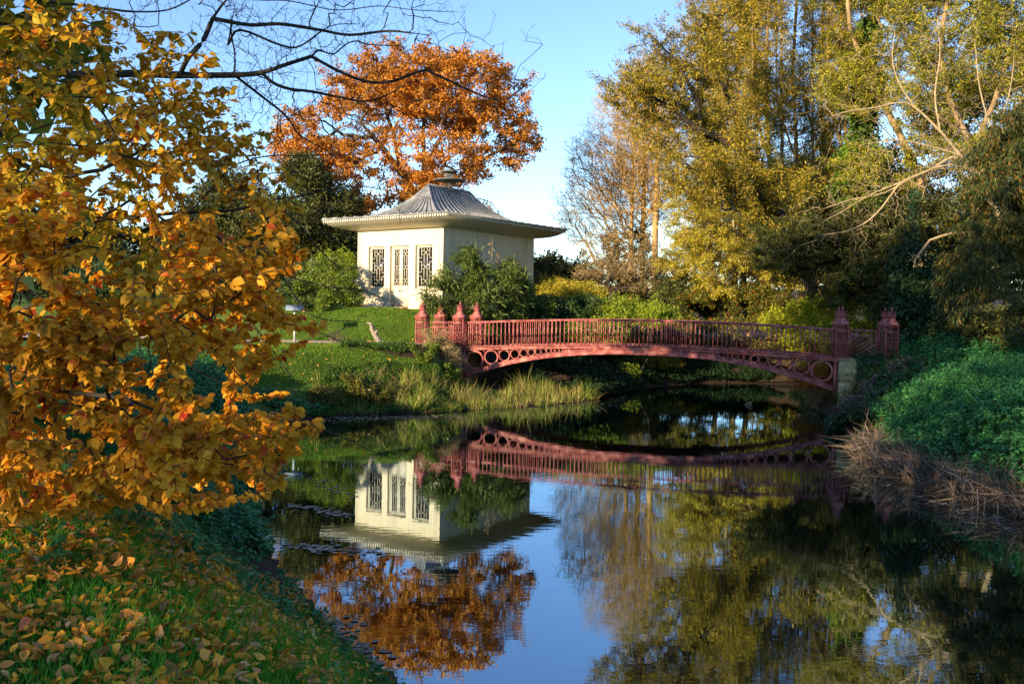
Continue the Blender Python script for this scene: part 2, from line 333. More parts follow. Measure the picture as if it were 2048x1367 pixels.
# ---------------------------------------------------------------- instancing of leaves and blades into one mesh
def inst(g, TV, pos, X, Y, Z, S, Q=None, T=None):
    TV = np.asarray(TV, float); n = len(pos); k = len(TV); S = np.broadcast_to(np.asarray(S, float).reshape(-1, 1) if np.ndim(S) < 2 else S, (n, 3))
    V = pos[:, None]+TV[None, :, 0:1]*(X*S[:, 0:1])[:, None]+TV[None, :, 1:2]*(Y*S[:, 1:2])[:, None]+TV[None, :, 2:3]*(Z*S[:, 2:3])[:, None]
    off = (np.arange(n)*k)[:, None, None]
    g.add(V.reshape(-1, 3), (np.asarray(Q)[None]+off).reshape(-1, 4) if Q is not None else None, (np.asarray(T)[None]+off).reshape(-1, 3) if T is not None else None)
def basis(d, nrm):
    X = unit(d); Y = unit(np.cross(nrm, X)); return X, Y, np.cross(X, Y)
def rnd_dir(n, r=R): return unit(r.normal(size=(n, 3)))
RH_V = [(0, 0, 0), (.45, -.5, .06), (1, 0, 0), (.45, .5, .06)]; RH_Q = [(0, 1, 2, 3)]
LF_V = [(0, 0, 0), (.28, 0, -.05), (.56, 0, -.06), (.82, 0, -.08), (1, 0, -.15)]+[(x, y*s, z) for s in (-1, 1) for x, y, z in ((.10, .20, .02), (.36, .40, .03), (.64, .43, .0), (.86, .20, -.08))]
LF_Q = [(1, 5, 6, 2), (2, 6, 7, 3), (1, 2, 10, 9), (2, 3, 11, 10)]; LF_T = [(0, 5, 1), (0, 1, 9), (3, 7, 8), (3, 8, 4), (3, 12, 11), (3, 4, 12)]
HT_V = [(0, 0, 0), (.45, 0, -.04), (1, 0, -.12), (.12, -.42, .05), (.55, -.36, .02), (.12, .42, .05), (.55, .36, .02)]
HT_Q = [(0, 3, 4, 1), (0, 1, 6, 5)]; HT_T = [(1, 4, 2), (1, 2, 6)]
BL_V = [(0, -.5, 0), (0, .5, 0), (.5, -.38, .10), (.5, .38, .10), (.82, -.2, .28), (.82, .2, .28), (1, 0, .45)]
BL_Q = [(0, 2, 3, 1), (2, 4, 5, 3)]; BL_T = [(4, 6, 5)]
def blades(g, pos, h, w, lean=.35, curl=1., r=R):
    """upright curved blades: template x up, z sideways bend"""
    n = len(pos); a = r.random(n)*2*np.pi; b = np.stack([np.cos(a), np.sin(a), a*0], 1)
    d = unit(np.stack([r.normal(size=n)*lean, r.normal(size=n)*lean, np.ones(n)], 1))
    X = d; Y = unit(np.cross(b, X)); Z = np.cross(X, Y)
    S = np.stack([h, w, h*curl*(.4+r.random(n))], 1)
    inst(g, BL_V, pos, X, Y, Z, S, BL_Q, BL_T)
def ground_pts(n, x0, x1, y0, y1, r=R, keep=None):
    X = r.uniform(x0, x1, n); Y = r.uniform(y0, y1, n)
    s = shore_dist(X, Y); k = s > .02
    if keep is not None: k &= keep(X, Y, s, r)
    X = X[k]; Y = Y[k]; return np.stack([X, Y, height(X, Y)], 1), s[k]
def in_poly(x, y, poly):
    ins = np.zeros(len(x), bool); P = np.array(poly, float)
    for a, b in zip(P, np.roll(P, -1, 0)):
        c = (a[1] > y) != (b[1] > y); ins ^= c & (x < (b[0]-a[0])*(y-a[1])/(b[1]-a[1]+1e-12)+a[0])
    return ins

# ---------------------------------------------------------------- the garden pavilion
PA, PB = 6.28, 8.48            # wall lengths; local x runs along the long side, local y along the window side
pav = empty('garden_pavilion', (-3.688, 47.4, 0), math.atan2(.8146, .58), 'cream square pavilion with curved grey lead roof, fretwork windows and wide flared eaves', 'pavilion')
# local frame: +x = long shaded side, +y = window side going away to the left
ZB, ZT = 3.75, 8.32
OP = [(.74, 1.95, 5.08, 7.43), (2.40, 3.80, 4.12, 7.43), (4.22, 5.42, 5.08, 7.43)]
def wall_with_holes(g, L, holes, place, depth=.2):
    us = sorted({0, L, *[h[0] for h in holes], *[h[1] for h in holes]}); zs = sorted({ZB, ZT, *[h[2] for h in holes], *[h[3] for h in holes]})
    for u0, u1 in zip(us, us[1:]):
        for z0, z1 in zip(zs, zs[1:]):
            um, zm = (u0+u1)/2, (z0+z1)/2
            if any(h[0] < um < h[1] and h[2] < zm < h[3] for h in holes): continue
            g.add([place(u0, 0, z0), place(u1, 0, z0), place(u1, 0, z1), place(u0, 0, z1)], [(0, 1, 2, 3)])
    for u0, u1, z0, z1 in holes:
        for a, b, c, d in (((u0, z0), (u1, z0), 0, 0), ((u1, z0), (u1, z1), 0, 0), ((u1, z1), (u0, z1), 0, 0), ((u0, z1), (u0, z0), 0, 0)):
            g.add([place(a[0], 0, a[1]), place(b[0], 0, b[1]), place(b[0], depth, b[1]), place(a[0], depth, a[1])], [(0, 1, 2, 3)])
g = Geo()
fy = lambda u, d, z: (d, u, z)          # window side, depth goes +x
fx = lambda u, d, z: (u, d, z)          # long side, depth goes +y
wall_with_holes(g, PA, OP, fy)
wall_with_holes(g, PB, [(1.62, 2.66, 5.08, 7.43)], fx)
wall_with_holes(g, PA, [], lambda u, d, z: (PB-d, u, z)); wall_with_holes(g, PB, [], lambda u, d, z: (u, PA-d, z))
g.build('wall', M['wall'], pav)
g = Geo()
for (y0, y1) in ((-.05, 2.38), (3.82, PA+.05)): g.box(-.05, -.003, y0, y1, ZB, 4.28)
g.box(-.003, PB+.05, -.05, -.003, ZB, 4.28); g.box(PB+.003, PB+.05, 0, PA+.05, ZB, 4.28)
g.build('plinth', M['wall'], pav)
Geo().box(-.55, -.06, 2.25, 3.95, ZB, 3.98).box(-.3, -.06, 2.4, 3.8, 3.98, 4.1).build('doorstep', M['stone'], pav)
def lattice_lines(kind):
    S = []
    Yx = (.135, .5, .865); e = .045
    if kind == 'window': b, c, d, f = .2, .38, .62, .8
    else: b, c, d, f = .0, .30, .70, 1.
    for y in Yx:
        S += [((c, y-e), (d, y+e)), ((c, y+e), (d, y-e))]
        for s in (-1, 1): S += [((b, y+s*e), (c, y+s*e)), ((d, y+s*e), (f, y+s*e))]
        if kind == 'window': S += [((b, y-e), (b, y+e)), ((f, y-e), (f, y+e))]
    for a0, a1 in ((0, Yx[0]-e), (Yx[0]+e, Yx[1]-e), (Yx[1]+e, Yx[2]-e), (Yx[2]+e, 1)):
        S += [((c, a0), (c, a1)), ((d, a0), (d, a1))]
    if kind == 'window':
        for x0, x1 in ((0, b), (f, 1)):
            for y in (.265, .365, .635, .735): S.append(((x0, y), (x1, y)))
        for x in (b, f):
            for y0, y1 in ((0, .265), (.365, .635), (.735, 1)): S.append(((x, y0), (x, y1)))
    return S
def window(place, u0, u1, z0, z1, parent, kind='window', name='window'):
    w = .09
    ax = {fy: 0, fx: 1}[place]
    def bx(g, a0, a1, d0, d1, c0, c1):
        if ax == 0: g.box(d0, d1, a0, a1, c0, c1)
        else: g.box(a0, a1, d0, d1, c0, c1)
    fr = Geo(); zb = z0
    if kind == 'door': zb = z0+.03
    bx(fr, u0, u0+w, .13, .2, zb, z1); bx(fr, u1-w, u1, .13, .2, zb, z1); bx(fr, u0+w, u1-w, .13, .2, z1-w, z1)
    if kind != 'door': bx(fr, u0+w, u1-w, .13, .2, z0, z0+w)
    o = fr.build(name, M['trim'], parent)
    def panel(a0, a1, c0, c1, par, kd):
        s = Geo(); t = .045
        bx(s, a0, a0+t, .15, .185, c0, c1); bx(s, a1-t, a1, .15, .185, c0, c1); bx(s, a0+t, a1-t, .15, .185, c1-t, c1); bx(s, a0+t, a1-t, .15, .185, c0, c0+t)
        a0 += t; a1 -= t; c0 += t; c1 -= t
        for k, ((p0, q0), (p1, q1)) in enumerate(lattice_lines(kd)):
            A = place(a0+p0*(a1-a0), .168+.0006*(k % 5), c0+q0*(c1-c0)); B = place(a0+p1*(a1-a0), .168+.0006*(k % 5), c0+q1*(c1-c0))
            s.bar(A, B, .026, .02, up=(0, 0, 1) if abs(q1-q0) < 1e-6 else ((1, 0, 0) if ax == 0 else (0, 1, 0))) if abs(q1-q0) < 1e-6 else s.bar(A, B, .026, .022, up=(1, 0, 0) if ax == 0 else (0, 1, 0))
        s.build('fretwork', M['trim'], par)
        gl = Geo(); bx(gl, a0-.02, a1+.02, .195, .205, c0-.02, c1+.02); gl.build('pane', M['glass'], par)
    if kind == 'door':
        mid = (u0+u1)/2
        for a, b in ((u0+w, mid-.004), (mid+.004, u1-w)):
            lf = Geo(); bx(lf, a, b, .15, .19, zb, 5.23); bx(lf, a, a+.07, .15, .19, 5.23, z1-w); bx(lf, b-.07, b, .15, .19, 5.23, z1-w)
            bx(lf, a+.07, b-.07, .15, .19, z1-w-.06, z1-w)
            for q0, q1 in ((a+.06, b-.06),):
                bx(lf, q0, q1, .142, .15, zb+.12, zb+.16); bx(lf, q0, q1, .142, .15, 5.02, 5.06)
            lo = lf.build('door_leaf', M['trim'], o)
            panel(a+.07, b-.07, 5.23, z1-w-.06, o, 'door')
        for dy in (-.09, .09): Geo().box(.10, .145, mid+dy-.035, mid+dy+.035, 4.96, 5.01).build('handle', M['iron'], o)
    else: panel(u0+w, u1-w, z0+w, z1-w, o, kind)
    return o
window(fy, *OP[0], pav); window(fy, *OP[1], pav, 'door', 'door'); window(fy, *OP[2], pav); window(fx, 1.62, 2.66, 5.08, 7.43, pav)
# eaves: curved soffit, fascia with hanging teeth
EV = 1.37; ZE = 8.90
cx, cy = PB/2, PA/2
def ring_pts(o, z): return [(-o, -o, z), (PB+o, -o, z), (PB+o, PA+o, z), (-o, PA+o, z)]
prof = [(0.004, 8.30), (.03, 8.33), (.35, 8.36), (.7, 8.43), (1.0, 8.54), (1.22, 8.67), (1.33, 8.80)]
g = Geo(); V = []
for o, z in prof: V += ring_pts(o, z)
g.add(V, [(i*4+j, i*4+(j+1) % 4, (i+1)*4+(j+1) % 4, (i+1)*4+j) for i in range(len(prof)-1) for j in range(4)])
g.build('soffit', M['trim'], pav)
g = Geo(); V = []
pf = [(1.33, 8.80), (1.36, 8.80), (1.36, 8.85)]
for o, z in pf: V += ring_pts(o, z)
g.add(V, [(i*4+j, i*4+(j+1) % 4, (i+1)*4+(j+1) % 4, (i+1)*4+j) for i in range(2) for j in range(4)])
o = 1.38; tw = .17
for side in range(4):
    c = ring_pts(o, 0); a = np.array(c[side]); b = np.array(c[(side+1) % 4]); Ln = np.linalg.norm(b-a); n = int(Ln/tw); d = (b-a)/Ln; nrm = np.array([d[1], -d[0], 0])
    for i in range(n):
        p = a+d*(i*Ln/n); q = a+d*((i+1)*Ln/n); mgap = d*.036
        for dd in (0, .025):
            pass
        t0 = p+mgap; t1 = q-mgap; mid = (p+q)/2
        F = [t0+(0, 0, 8.86), t1+(0, 0, 8.86), t1+(0, 0, 8.765), mid+(0, 0, 8.69), t0+(0, 0, 8.765)]
        Bk = [v-nrm*-.022 for v in F]
        g.add(F+Bk, [(0, 1, 2, 4), (5, 9, 7, 6), (2, 1, 6, 7), (4, 9, 5, 0)], [(4, 2, 3), (9, 8, 7)]); g.add([F[2], F[3], Bk[3], Bk[2], F[4], Bk[4]], [(0, 3, 2, 1), (1, 2, 5, 4)])
g.build('scalloped_trim', M['trim'], pav)
# concave hipped roof with standing seams
g = Geo(); V = []
for o_, z_ in ((1.36, 8.85), (1.43, 8.85), (1.44, 8.93), (1.38, 8.95)): V += ring_pts(o_, z_)
g.add(V, [(i*4+j, i*4+(j+1) % 4, (i+1)*4+(j+1) % 4, (i+1)*4+j) for i in range(3) for j in range(4)]); g.build('gutter', M['lead'], pav)
ZR = 10.98; RL = 1.86; EXX = cx+1.40; EYY = cy+1.40
def rp(t, side, f):
    h = t; z = 8.93+(ZR-8.93)*(1-t)**2.9+.02*(1-t)
    X = RL+(EXX-RL)*h; Y = EYY*h
    if side == 0: x = -X+2*X*f; y = -Y
    elif side == 2: x = X-2*X*f; y = Y
    elif side == 1: x = X; y = -Y+2*Y*f
    else: x = -X; y = Y-2*Y*f
    return np.array([cx+x, cy+y, z])
T_ = np.linspace(0.0, 1, 17)**1.0; g = Geo()
for s in range(4):
    nf = 9
    V = [rp(t, s, f) for t in T_ for f in np.linspace(0, 1, nf)]
    g.add(V, [(i*nf+j, (i+1)*nf+j, (i+1)*nf+j+1, i*nf+j+1) for i in range(16) for j in range(nf-1)])
roof = g.build('roof', M['lead'], pav, smooth=False)
g = Geo()
for s in range(4):
    n = 15 if s in (0, 2) else 11
    for f in np.linspace(0, 1, n+1):
        if s in (1, 3) and f in (0, 1): continue
        pts = np.array([rp(t, s, f) for t in (T_ if s in (0, 2) else T_[1:])])+(0, 0, .025)
        g.tube(pts, .055 if 0 < f < 1 else .07, 5)
g.tube([rp(0, 0, 0)+(0, 0, .03), rp(0, 0, 1)+(0, 0, .03)], .07, 6)
g.build('standing_seam', M['lead'], roof, smooth=False)
fin = Geo()
for dx in (-.22, -.08, .08, .22):
    for dy in (-.16, .16): fin.tube([(cx+dx, cy+dy, 10.9), (cx+dx, cy+dy, 11.5)], .022, 6)
for k in range(6):
    a = k*math.pi/3; fin.tube([(cx+.2*math.cos(a), cy+.2*math.sin(a), 11.5), (cx+.2*math.cos(a), cy+.2*math.sin(a), 12.0)], .02, 6)
fo = fin.build('roof_finial', M['lead_dark'], pav)
Geo().lathe([(0.01, 11.50), (.88, 11.46), (.93, 11.48), (.93, 11.52), (.5, 11.58), (.3, 11.66), (.01, 11.66)], 28, (cx, cy)).build('disc', M['lead_dark'], fo, smooth=False)
Geo().lathe([(0.01, 11.95), (.48, 11.96), (.52, 11.98), (.52, 12.01), (.2, 12.08), (.06, 12.12), (.01, 12.2)], 24, (cx, cy)).build('disc', M['lead_dark'], fo, smooth=False)

# ---------------------------------------------------------------- the footbridge (local x along the span, y away from the camera side)
BL = 16.54; W = 2.4
br = empty('footbridge', (-2.4, 41.4, 0), math.atan2(-.2841, .9588), 'arched red iron footbridge with pierced circle girders, upright railings and eight lattice pillars', 'bridge')
SP0, SP1 = .28, BL-.28
hb = BL/2
deck_z = lambda s: 2.28+.27*(1-((s-hb)/hb)**2)
def arch_z(s): 
    t = np.abs((s-hb)/(hb-.28)); return .92+1.27*(1-np.clip(t, 0, 1)**2.35)
def web_top(s): return deck_z(s)-.16
def web_bot(s): return arch_z(s)+.17
def strip(g, s, zlo, zhi, y0, y1):
    n = len(s); A = np.zeros((n, 4, 3))
    for k, (y, z) in enumerate(((y0, zlo), (y1, zlo), (y1, zhi), (y0, zhi))): A[:, k, 0] = s; A[:, k, 1] = y; A[:, k, 2] = z
    Q = [(i*4+j, (i+1)*4+j, (i+1)*4+(j+1) % 4, i*4+(j+1) % 4) for i in range(n-1) for j in range(4)]+[(0, 1, 2, 3), ((n-1)*4+3, (n-1)*4+2, (n-1)*4+1, (n-1)*4)]
    g.add(A.reshape(-1, 3), Q)
def girder(y):
    g = Geo(); s = np.linspace(SP0, SP1, 81); S2 = np.linspace(-.1, BL+.1, 61)
    d = -1 if y < 1 else 1
    def st(s, lo, hi, a, b): strip(g, s, lo, hi, min(y+a*d, y+b*d), max(y+a*d, y+b*d))
    st(s, arch_z(s), arch_z(s)+.15, -.04, .10)               # lower rib
    st(s, arch_z(s)-.03, arch_z(s)+.02, -.06, .14)
    st(s, arch_z(s)+.13, arch_z(s)+.175, -.05, .125)
    st(S2, deck_z(S2)-.17, deck_z(S2)-.11, -.05, .10)
    st(S2, deck_z(S2)-.11, deck_z(S2)-.03, -.04, .07)
    st(S2, deck_z(S2)-.035, deck_z(S2)+.01, -.06, .15)
    # end uprights
    for a, b in ((SP0-.12, SP0), (SP1, SP1+.12)): g.box(a, b, y-.05, y+.05, .75, 2.13)
    def cell(s0, s1, hole, ring):
        c = (s0+s1)/2; zt, zb = web_top(c), web_bot(c); zc = (zt+zb)/2; r = hole; k = 20
        th = (np.arange(k)+.5)*2*np.pi/k
        hp = np.stack([c+r*np.cos(th), zc+r*np.sin(th)], 1)
        if ring: op = np.stack([c+ring*np.cos(th), zc+ring*np.sin(th)], 1)
        else:
            hx = (s1-s0)/2; op = []
            for t in th:
                q = min(hx/abs(math.cos(t)), .5*(zt-zb+.04)/abs(math.sin(t))); x = c+q*math.cos(t); z = zc+q*math.sin(t)
                op.append((x, z))
            op = np.array(op)
        V = []
        for yy in (y-.03, y+.03):
            for P_ in (hp, op): V += [(p[0], yy, p[1]) for p in P_]
        Q = []
        for j in range(k):
            m = (j+1) % k
            Q += [(j, m, k+m, k+j), (2*k+j, 3*k+j, 3*k+m, 2*k+m), (j, 2*k+j, 2*k+m, m), (k+j, k+m, 3*k+m, 3*k+j)]
        g.add(V, Q)
        if ring:   # raised moulding on the ring and a small spandrel boss between rings
            for s_ in (s0, s1): g.add([(s_-.045, y-.028, zt+.01), (s_+.045, y-.028, zt+.01), (s_, y-.028, zt-.12), (s_-.045, y+.028, zt+.01), (s_+.045, y+.028, zt+.01), (s_, y+.028, zt-.12)], [(0, 3, 4, 1)], [(0, 1, 2), (5, 4, 3)])
    for sg in (-1, 1):
        s = SP0+.01
        while True:
            r = (web_top(s)-web_bot(s))/2
            for _ in range(6): r = (web_top(s+r)-web_bot(s+r))/2
            r *= .985
            if r < .017 or s > 6.2: break
            a, b = s, s+2*r
            if sg < 0: a, b = BL-b, BL-a
            if r > .075: cell(a, b, r*.80, r*1.01)
            else: cell(a, b, r*.5, 0)
            s += 2*r*(1.0 if r > .03 else 1.02)
        send = s
    ss = np.linspace(send, BL-send, 31); st(ss, web_bot(ss)-.01, np.maximum(web_top(ss), web_bot(ss))+.01, -.03, .03)
    return g.build('girder', M['paint'], br)
girder(0.0); girder(W)
g = Geo(); s = np.linspace(-.1, BL+.1, 41); strip(g, s, deck_z(s)-.10, deck_z(s)-.045, .06, W-.06)
for s_ in np.linspace(.6, BL-.6, 9): g.box(s_-.05, s_+.05, .05, W-.05, float(deck_z(s_))-.26, float(deck_z(s_))-.1)
g.build('deck', M['paint'], br)
rail_z = lambda s: deck_z(s)+1.12
for y in (0., W):
    g = Geo(); s = np.linspace(.2, BL-.2, 61); strip(g, s, rail_z(s)-.02, rail_z(s)+.025, y-.045, y+.045); strip(g, s, rail_z(s)-.065, rail_z(s)-.02, y-.02, y+.02)
    g.build('handrail', M['paint'], br)
sb = np.arange(.42, BL-.35, .196); bal = None
for s_ in sb:
    g = Geo() if bal is None else None; z0 = float(deck_z(s_)); z1 = float(rail_z(s_))-.04
    if bal is None:
        bal = Geo().box(-.016, .016, -.016, .016, 0, 1.09).box(-.022, .022, -.022, .022, .52, .56).build('baluster', M['paint'], br, loc=(s_, 0, z0)); continue
    c = bal.copy(); COL.objects.link(c); c.parent = br; c.location = (s_, 0, z0)
nfar = 100-len(sb); g = Geo()
for k, s_ in enumerate(sb[::-1]):
    z0 = float(deck_z(s_))
    if k < nfar:
        c = bal.copy(); COL.objects.link(c); c.parent = br; c.location = (s_+.03, W, z0)
    else: g.box(s_+.014, s_+.046, W-.016, W+.016, z0, z0+1.09)
tag(g.build('baluster', M['paint'], br), kind='stuff')
def panel_lat(g, P, w, z0, z1):
    """honeycomb lattice between two uprights, P(u,z)->point"""
    n = max(2, round(w/.16)); cw = w/n; rh = (z1-z0)/5; t = .017
    def b(p, q): g.bar(P(*p), P(*q), t, t, up=(0, 0, 1) if abs(p[1]-q[1]) < 1e-6 else (.3, .9, .1))
    for i in range(n):
        u = cw*(i+.5)
        for k in range(5):
            zb = z0+rh*k; a = .28*rh
            if k % 2 == 0:
                b((u, zb), (u-cw*.36, zb+a)); b((u, zb), (u+cw*.36, zb+a)); b((u-cw*.36, zb+a), (u-cw*.36, zb+rh-a)); b((u+cw*.36, zb+a), (u+cw*.36, zb+rh-a)); b((u-cw*.36, zb+rh-a), (u, zb+rh)); b((u+cw*.36, zb+rh-a), (u, zb+rh))
            else:
                b((u, zb), (u-cw*.5, zb+a)); b((u, zb), (u+cw*.5, zb+a)); b((u-cw*.5, zb+rh-a), (u, zb+rh)); b((u+cw*.5, zb+rh-a), (u, zb+rh)); b((u, zb+a*.0), (u, zb+rh))
def pillar(s, y):
    h = .23; z0 = 2.26; zc = 3.57
    g = Geo()
    for i in (-1, 1):
        for j in (-1, 1): g.box(i*h-.025, i*h+.025, j*h-.025, j*h+.025, z0, zc)
    for z in (z0, 3.36, zc-.05):
        for i in (-1, 1): g.box(-h+.025, h-.025, i*h-.02, i*h+.02, z, z+.045); g.box(i*h-.02, i*h+.02, -h+.025, h-.025, z, z+.045)
    o = g.build('pillar', M['paint'], br, loc=(s, y, 0))
    g = Geo()
    for i in (-1, 1):
        panel_lat(g, lambda u, z: (u-h+.02, i*h, z), 2*h-.04, z0+.04, 3.36); panel_lat(g, lambda u, z: (i*h, u-h+.02, z), 2*h-.04, z0+.04, 3.36)
        g.bar((-h, i*h, 3.42), (h, i*h, 3.5), .016, .016, (0, 1, 0)); g.bar((-h, i*h, 3.5), (h, i*h, 3.42), .016, .016, (.1, 1, 0))
        g.bar((i*h, -h, 3.42), (i*h, h, 3.5), .016, .016, (1, 0, 0)); g.bar((i*h, -h, 3.5), (i*h, h, 3.42), .016, .016, (1, .1, 0))
    g.build('lattice', M['paint'], o)
    g = Geo(); g.frus(0, 0, .56, 3.57, .60, 3.60).frus(0, 0, .52, 3.60, .52, 3.72)
    pr = [(.50, 3.72), (.40, 3.76), (.30, 3.82), (.25, 3.90), (.235, 3.93)]
    for (a, b_), (c, d) in zip(pr, pr[1:]): g.frus(0, 0, a, b_, c, d)
    g.lathe([(.12, 3.92), (.12, 3.96), (.17, 3.99), (.175, 4.03), (.13, 4.05), (.135, 4.12), (.165, 4.18), (.15, 4.18), (.12, 4.13), (.01, 4.12)], 14)
    for k in range(8):
        a = k*math.pi/4; c_, s__ = math.cos(a)*.16, math.sin(a)*.16
        g.add([(c_-.03*math.sin(a), s__+.03*math.cos(a), 4.165), (c_+.03*math.sin(a), s__-.03*math.cos(a), 4.165), (c_*1.22, s__*1.22, 4.235), (c_*.9, s__*.9, 4.17)], None, [(0, 1, 2), (0, 2, 3), (1, 3, 2)])
    g.build('cap', M['paint'], o)
    Geo().lathe([(.02, 4.10), (.018, 4.22), (.035, 4.235), (.05, 4.28), (.025, 4.35), (.001, 4.44)], 8).build('finial', M['paint'], o)
    return o
p0 = pillar(0, 0)
for s_, y_ in ((0, W), (-1.86, 0), (-1.86, W), (BL, 0), (BL, W), (BL+1.86, 0), (BL+1.86, W)):
    c = copy_of(p0, br); c.location = (s_, y_, 0)
def fret(s0, s1, y):
    g = Geo(); zt = 3.38; zb = 2.40; t = .03
    g.box(s0, s1, y-.03, y+.03, zt, zt+.04)
    a, b = s0+.06, s1-.06
    for z in (zb, zt-.22): g.box(a, b, y-.015, y+.015, z, z+.035)
    for x in (a, b-.03): g.box(x, x+.03, y-.014, y+.014, 2.26, zt)
    for x in (a+.2, b-.23): g.box(x, x+.03, y-.013, y+.013, zb+.035, zt)
    z0, z1 = zb+.03, zt-.2; w = b-a
    L_ = [((0, 0), (1, 1)), ((0, .18), (.8, 1)), ((.2, 0), (1, .8)), ((0, 1), (.42, .58)), ((.18, 1), (.5, .70)), ((0, .8), (.34, .46)), ((0, .6), (.22, .36)), ((1, 0), (.58, .42)), ((.82, 0), (.5, .30)), ((1, .2), (.66, .54)), ((1, .4), (.78, .64))]
    for k, ((p, q_), (r_, s_)) in enumerate(L_):
        g.bar((a+p*w, y+.0007*k, z0+q_*(z1-z0)), (a+r_*w, y+.0007*k, z0+s_*(z1-z0)), .026, .024, (0, 1, 0))
    g.build('fretwork_panel', M['paint'], br)
for y in (0., W): fret(-1.6, -.26, y); fret(BL+.26, BL+1.6, y)

def bridge_pt(s, y, z): 
    return np.array([-2.4+.9588*s+.2841*y, 41.4-.2841*s+.9588*y, z])
for s0, s1, zz, lab in ((-2.2, .12, .2, 'weathered stone abutment almost hidden by dry brush under the bridge end beside the pavilion lawn'), (BL-.1, BL+2.3, -.5, 'tan stone abutment half covered with dark ivy under the bridge end beside the nettle bank')):
    g = Geo(); z = 2.20; rows = np.linspace(zz, z, 4)
    for a, b in zip(rows, rows[1:]): g.box(s0, s1, -.28, W+.28, a+.006, b-.006)
    g.box(s0+.03, s1-.03, -.25, W+.25, zz, z)
    g.box(s0-.03, s1+.03, -.31, W+.31, z, z+.055)
    o = g.build('bridge_abutment', M['stone'], loc=(-2.4, 41.4, 0), rz=math.atan2(-.2841, .9588)); tag(o, lab, 'abutment', 'stone abutments of the footbridge')

# ---------------------------------------------------------------- signpost, stump, drifting wood
p = at(589, 694, 42.6); zg = float(height(p[0], p[1]))
sg = empty('signpost', (p[0], p[1], zg), .25, 'pale signpost with a slanting information board beside the gravel path', 'signpost')
Geo().tube([(0, 0, -.1), (0, 0, 1.62)], .055, 10).build('post', M['signpost'], sg)
g = Geo(); g.add([(-.42, -.2, 1.50), (.42, -.2, 1.50), (.42, .2, 1.72), (-.42, .2, 1.72), (-.42, -.19, 1.54), (.42, -.19, 1.54), (.42, .19, 1.76), (-.42, .19, 1.76)], BOXF); g.box(-.1, .1, -.06, .06, 1.45, 1.63)
g.build('board', M['sign'], sg)
p = at(760, 697, 41.2); zg = float(height(p[0], p[1]))
g = Geo(); g.tube([(0, 0, -.2), (-.04, .02, .12), (-.18, .0, .32), (-.30, .03, .5), (-.38, 0, .68), (-.42, 0, .86), (-.55, .02, .98)], [.17, .15, .12, .10, .115, .08, .02], 8)
g.tube([(-.28, .02, .42), (-.16, .0, .56), (-.10, -.02, .64)], [.08, .07, .015], 6); g.tube([(-.40, 0, .8), (-.46, .03, .93), (-.66, .05, .97)], [.07, .06, .012], 6); g.tube([(-.4, 0, .8), (-.36, .0, .98)], [.05, .012], 5)
g.tube([(.0, 0, .05), (.16, -.05, .08), (.28, -.1, -.02)], [.1, .07, .03], 6)
tag(g.build('tree_stump', M['driftwood'], smooth=True, loc=(p[0], p[1], zg)), 'jagged grey dead stump leaning on the bare soil beside the bridge pillars', 'stump')
p = at(1500, 799, 39.5)
g = Geo(); g.tube([(-.22, 0, -.05), (-.14, 0, .04), (-.02, 0, .09), (.08, .02, .13), (.13, 0, .12)], [.05, .07, .075, .06, .02], 7)
g.tube([(-.02, 0, .04), (.06, .02, .0), (.12, 0, -.06)], [.06, .05, .03], 6)
tag(g.build('driftwood', M['bark_tan'], smooth=True, loc=(p[0]-.0, p[1], 0)), 'small brown piece of wood poking out of the dark water under the bridge', 'driftwood')

# ---------------------------------------------------------------- trees: branch network grown to points in the crown, leaves on the twigs
def grow(trunk, att, step=.6, wig=.12, wpath=.2, down=0., start=.0, curve=.35, up=0., r=R, maxn=60000):
    trunk = [np.asarray(t, float) for t in trunk]
    P = np.zeros((maxn, 3)); par = np.full(maxn, -1); pl = np.zeros(maxn); ok = np.zeros(maxn, bool); n = 0; tips = []
    for line in trunk:
        line = np.asarray(line); 
        if n == 0: prev = -1
        else: prev = int(np.argmin(((P[:n]-line[0])**2).sum(1))); line = line[1:] if np.linalg.norm(P[prev]-line[0]) < 1e-3 else line
        last = P[prev] if prev >= 0 else line[0]
        tot = len(line)
        for i, q in enumerate(line):
            m = max(1, int(np.linalg.norm(q-last)/step)) if n else 1
            for k in range(1, m+1):
                P[n] = last+(q-last)*k/m+(r.normal(size=3)*wig*.25*step if k < m else 0)
                par[n] = prev; pl[n] = (pl[prev]+np.linalg.norm(P[n]-P[prev])) if prev >= 0 else 0; ok[n] = (i+k/m)/tot > start; prev = n; n += 1
            last = q
    ok[max(n-1, 0)] = True
    d0 = np.array([np.min(((P[:n][ok[:n]]-a)**2).sum(1)) for a in att])
    for a in att[np.argsort(d0)]:
        D = P[:n]-a; d = np.sqrt((D**2).sum(1)); c = d+wpath*pl[:n]+down*np.maximum(0, D[:, 2])+up*np.maximum(0, -D[:, 2]); c[~ok[:n]] = 1e9
        j = int(np.argmin(c)); dd = d[j]
        if dd < step*.4: continue
        m = max(1, int(round(dd/step))); pj = P[j]; pd = unit(pj-P[par[j]]) if par[j] >= 0 else np.array([0, 0, 1.])
        ctrl = pj+pd*dd*curve
        prev = j
        if n+m >= maxn: break
        for k in range(1, m+1):
            t = k/m; q = (1-t)**2*pj+2*t*(1-t)*ctrl+t*t*a
            if k < m: q = q+r.normal(size=3)*wig*step
            P[n] = q; par[n] = prev; pl[n] = pl[prev]+np.linalg.norm(q-P[prev]); ok[n] = True; prev = n; n += 1
        tips.append(prev)
    return P[:n].copy(), par[:n].copy(), np.array(tips, int)
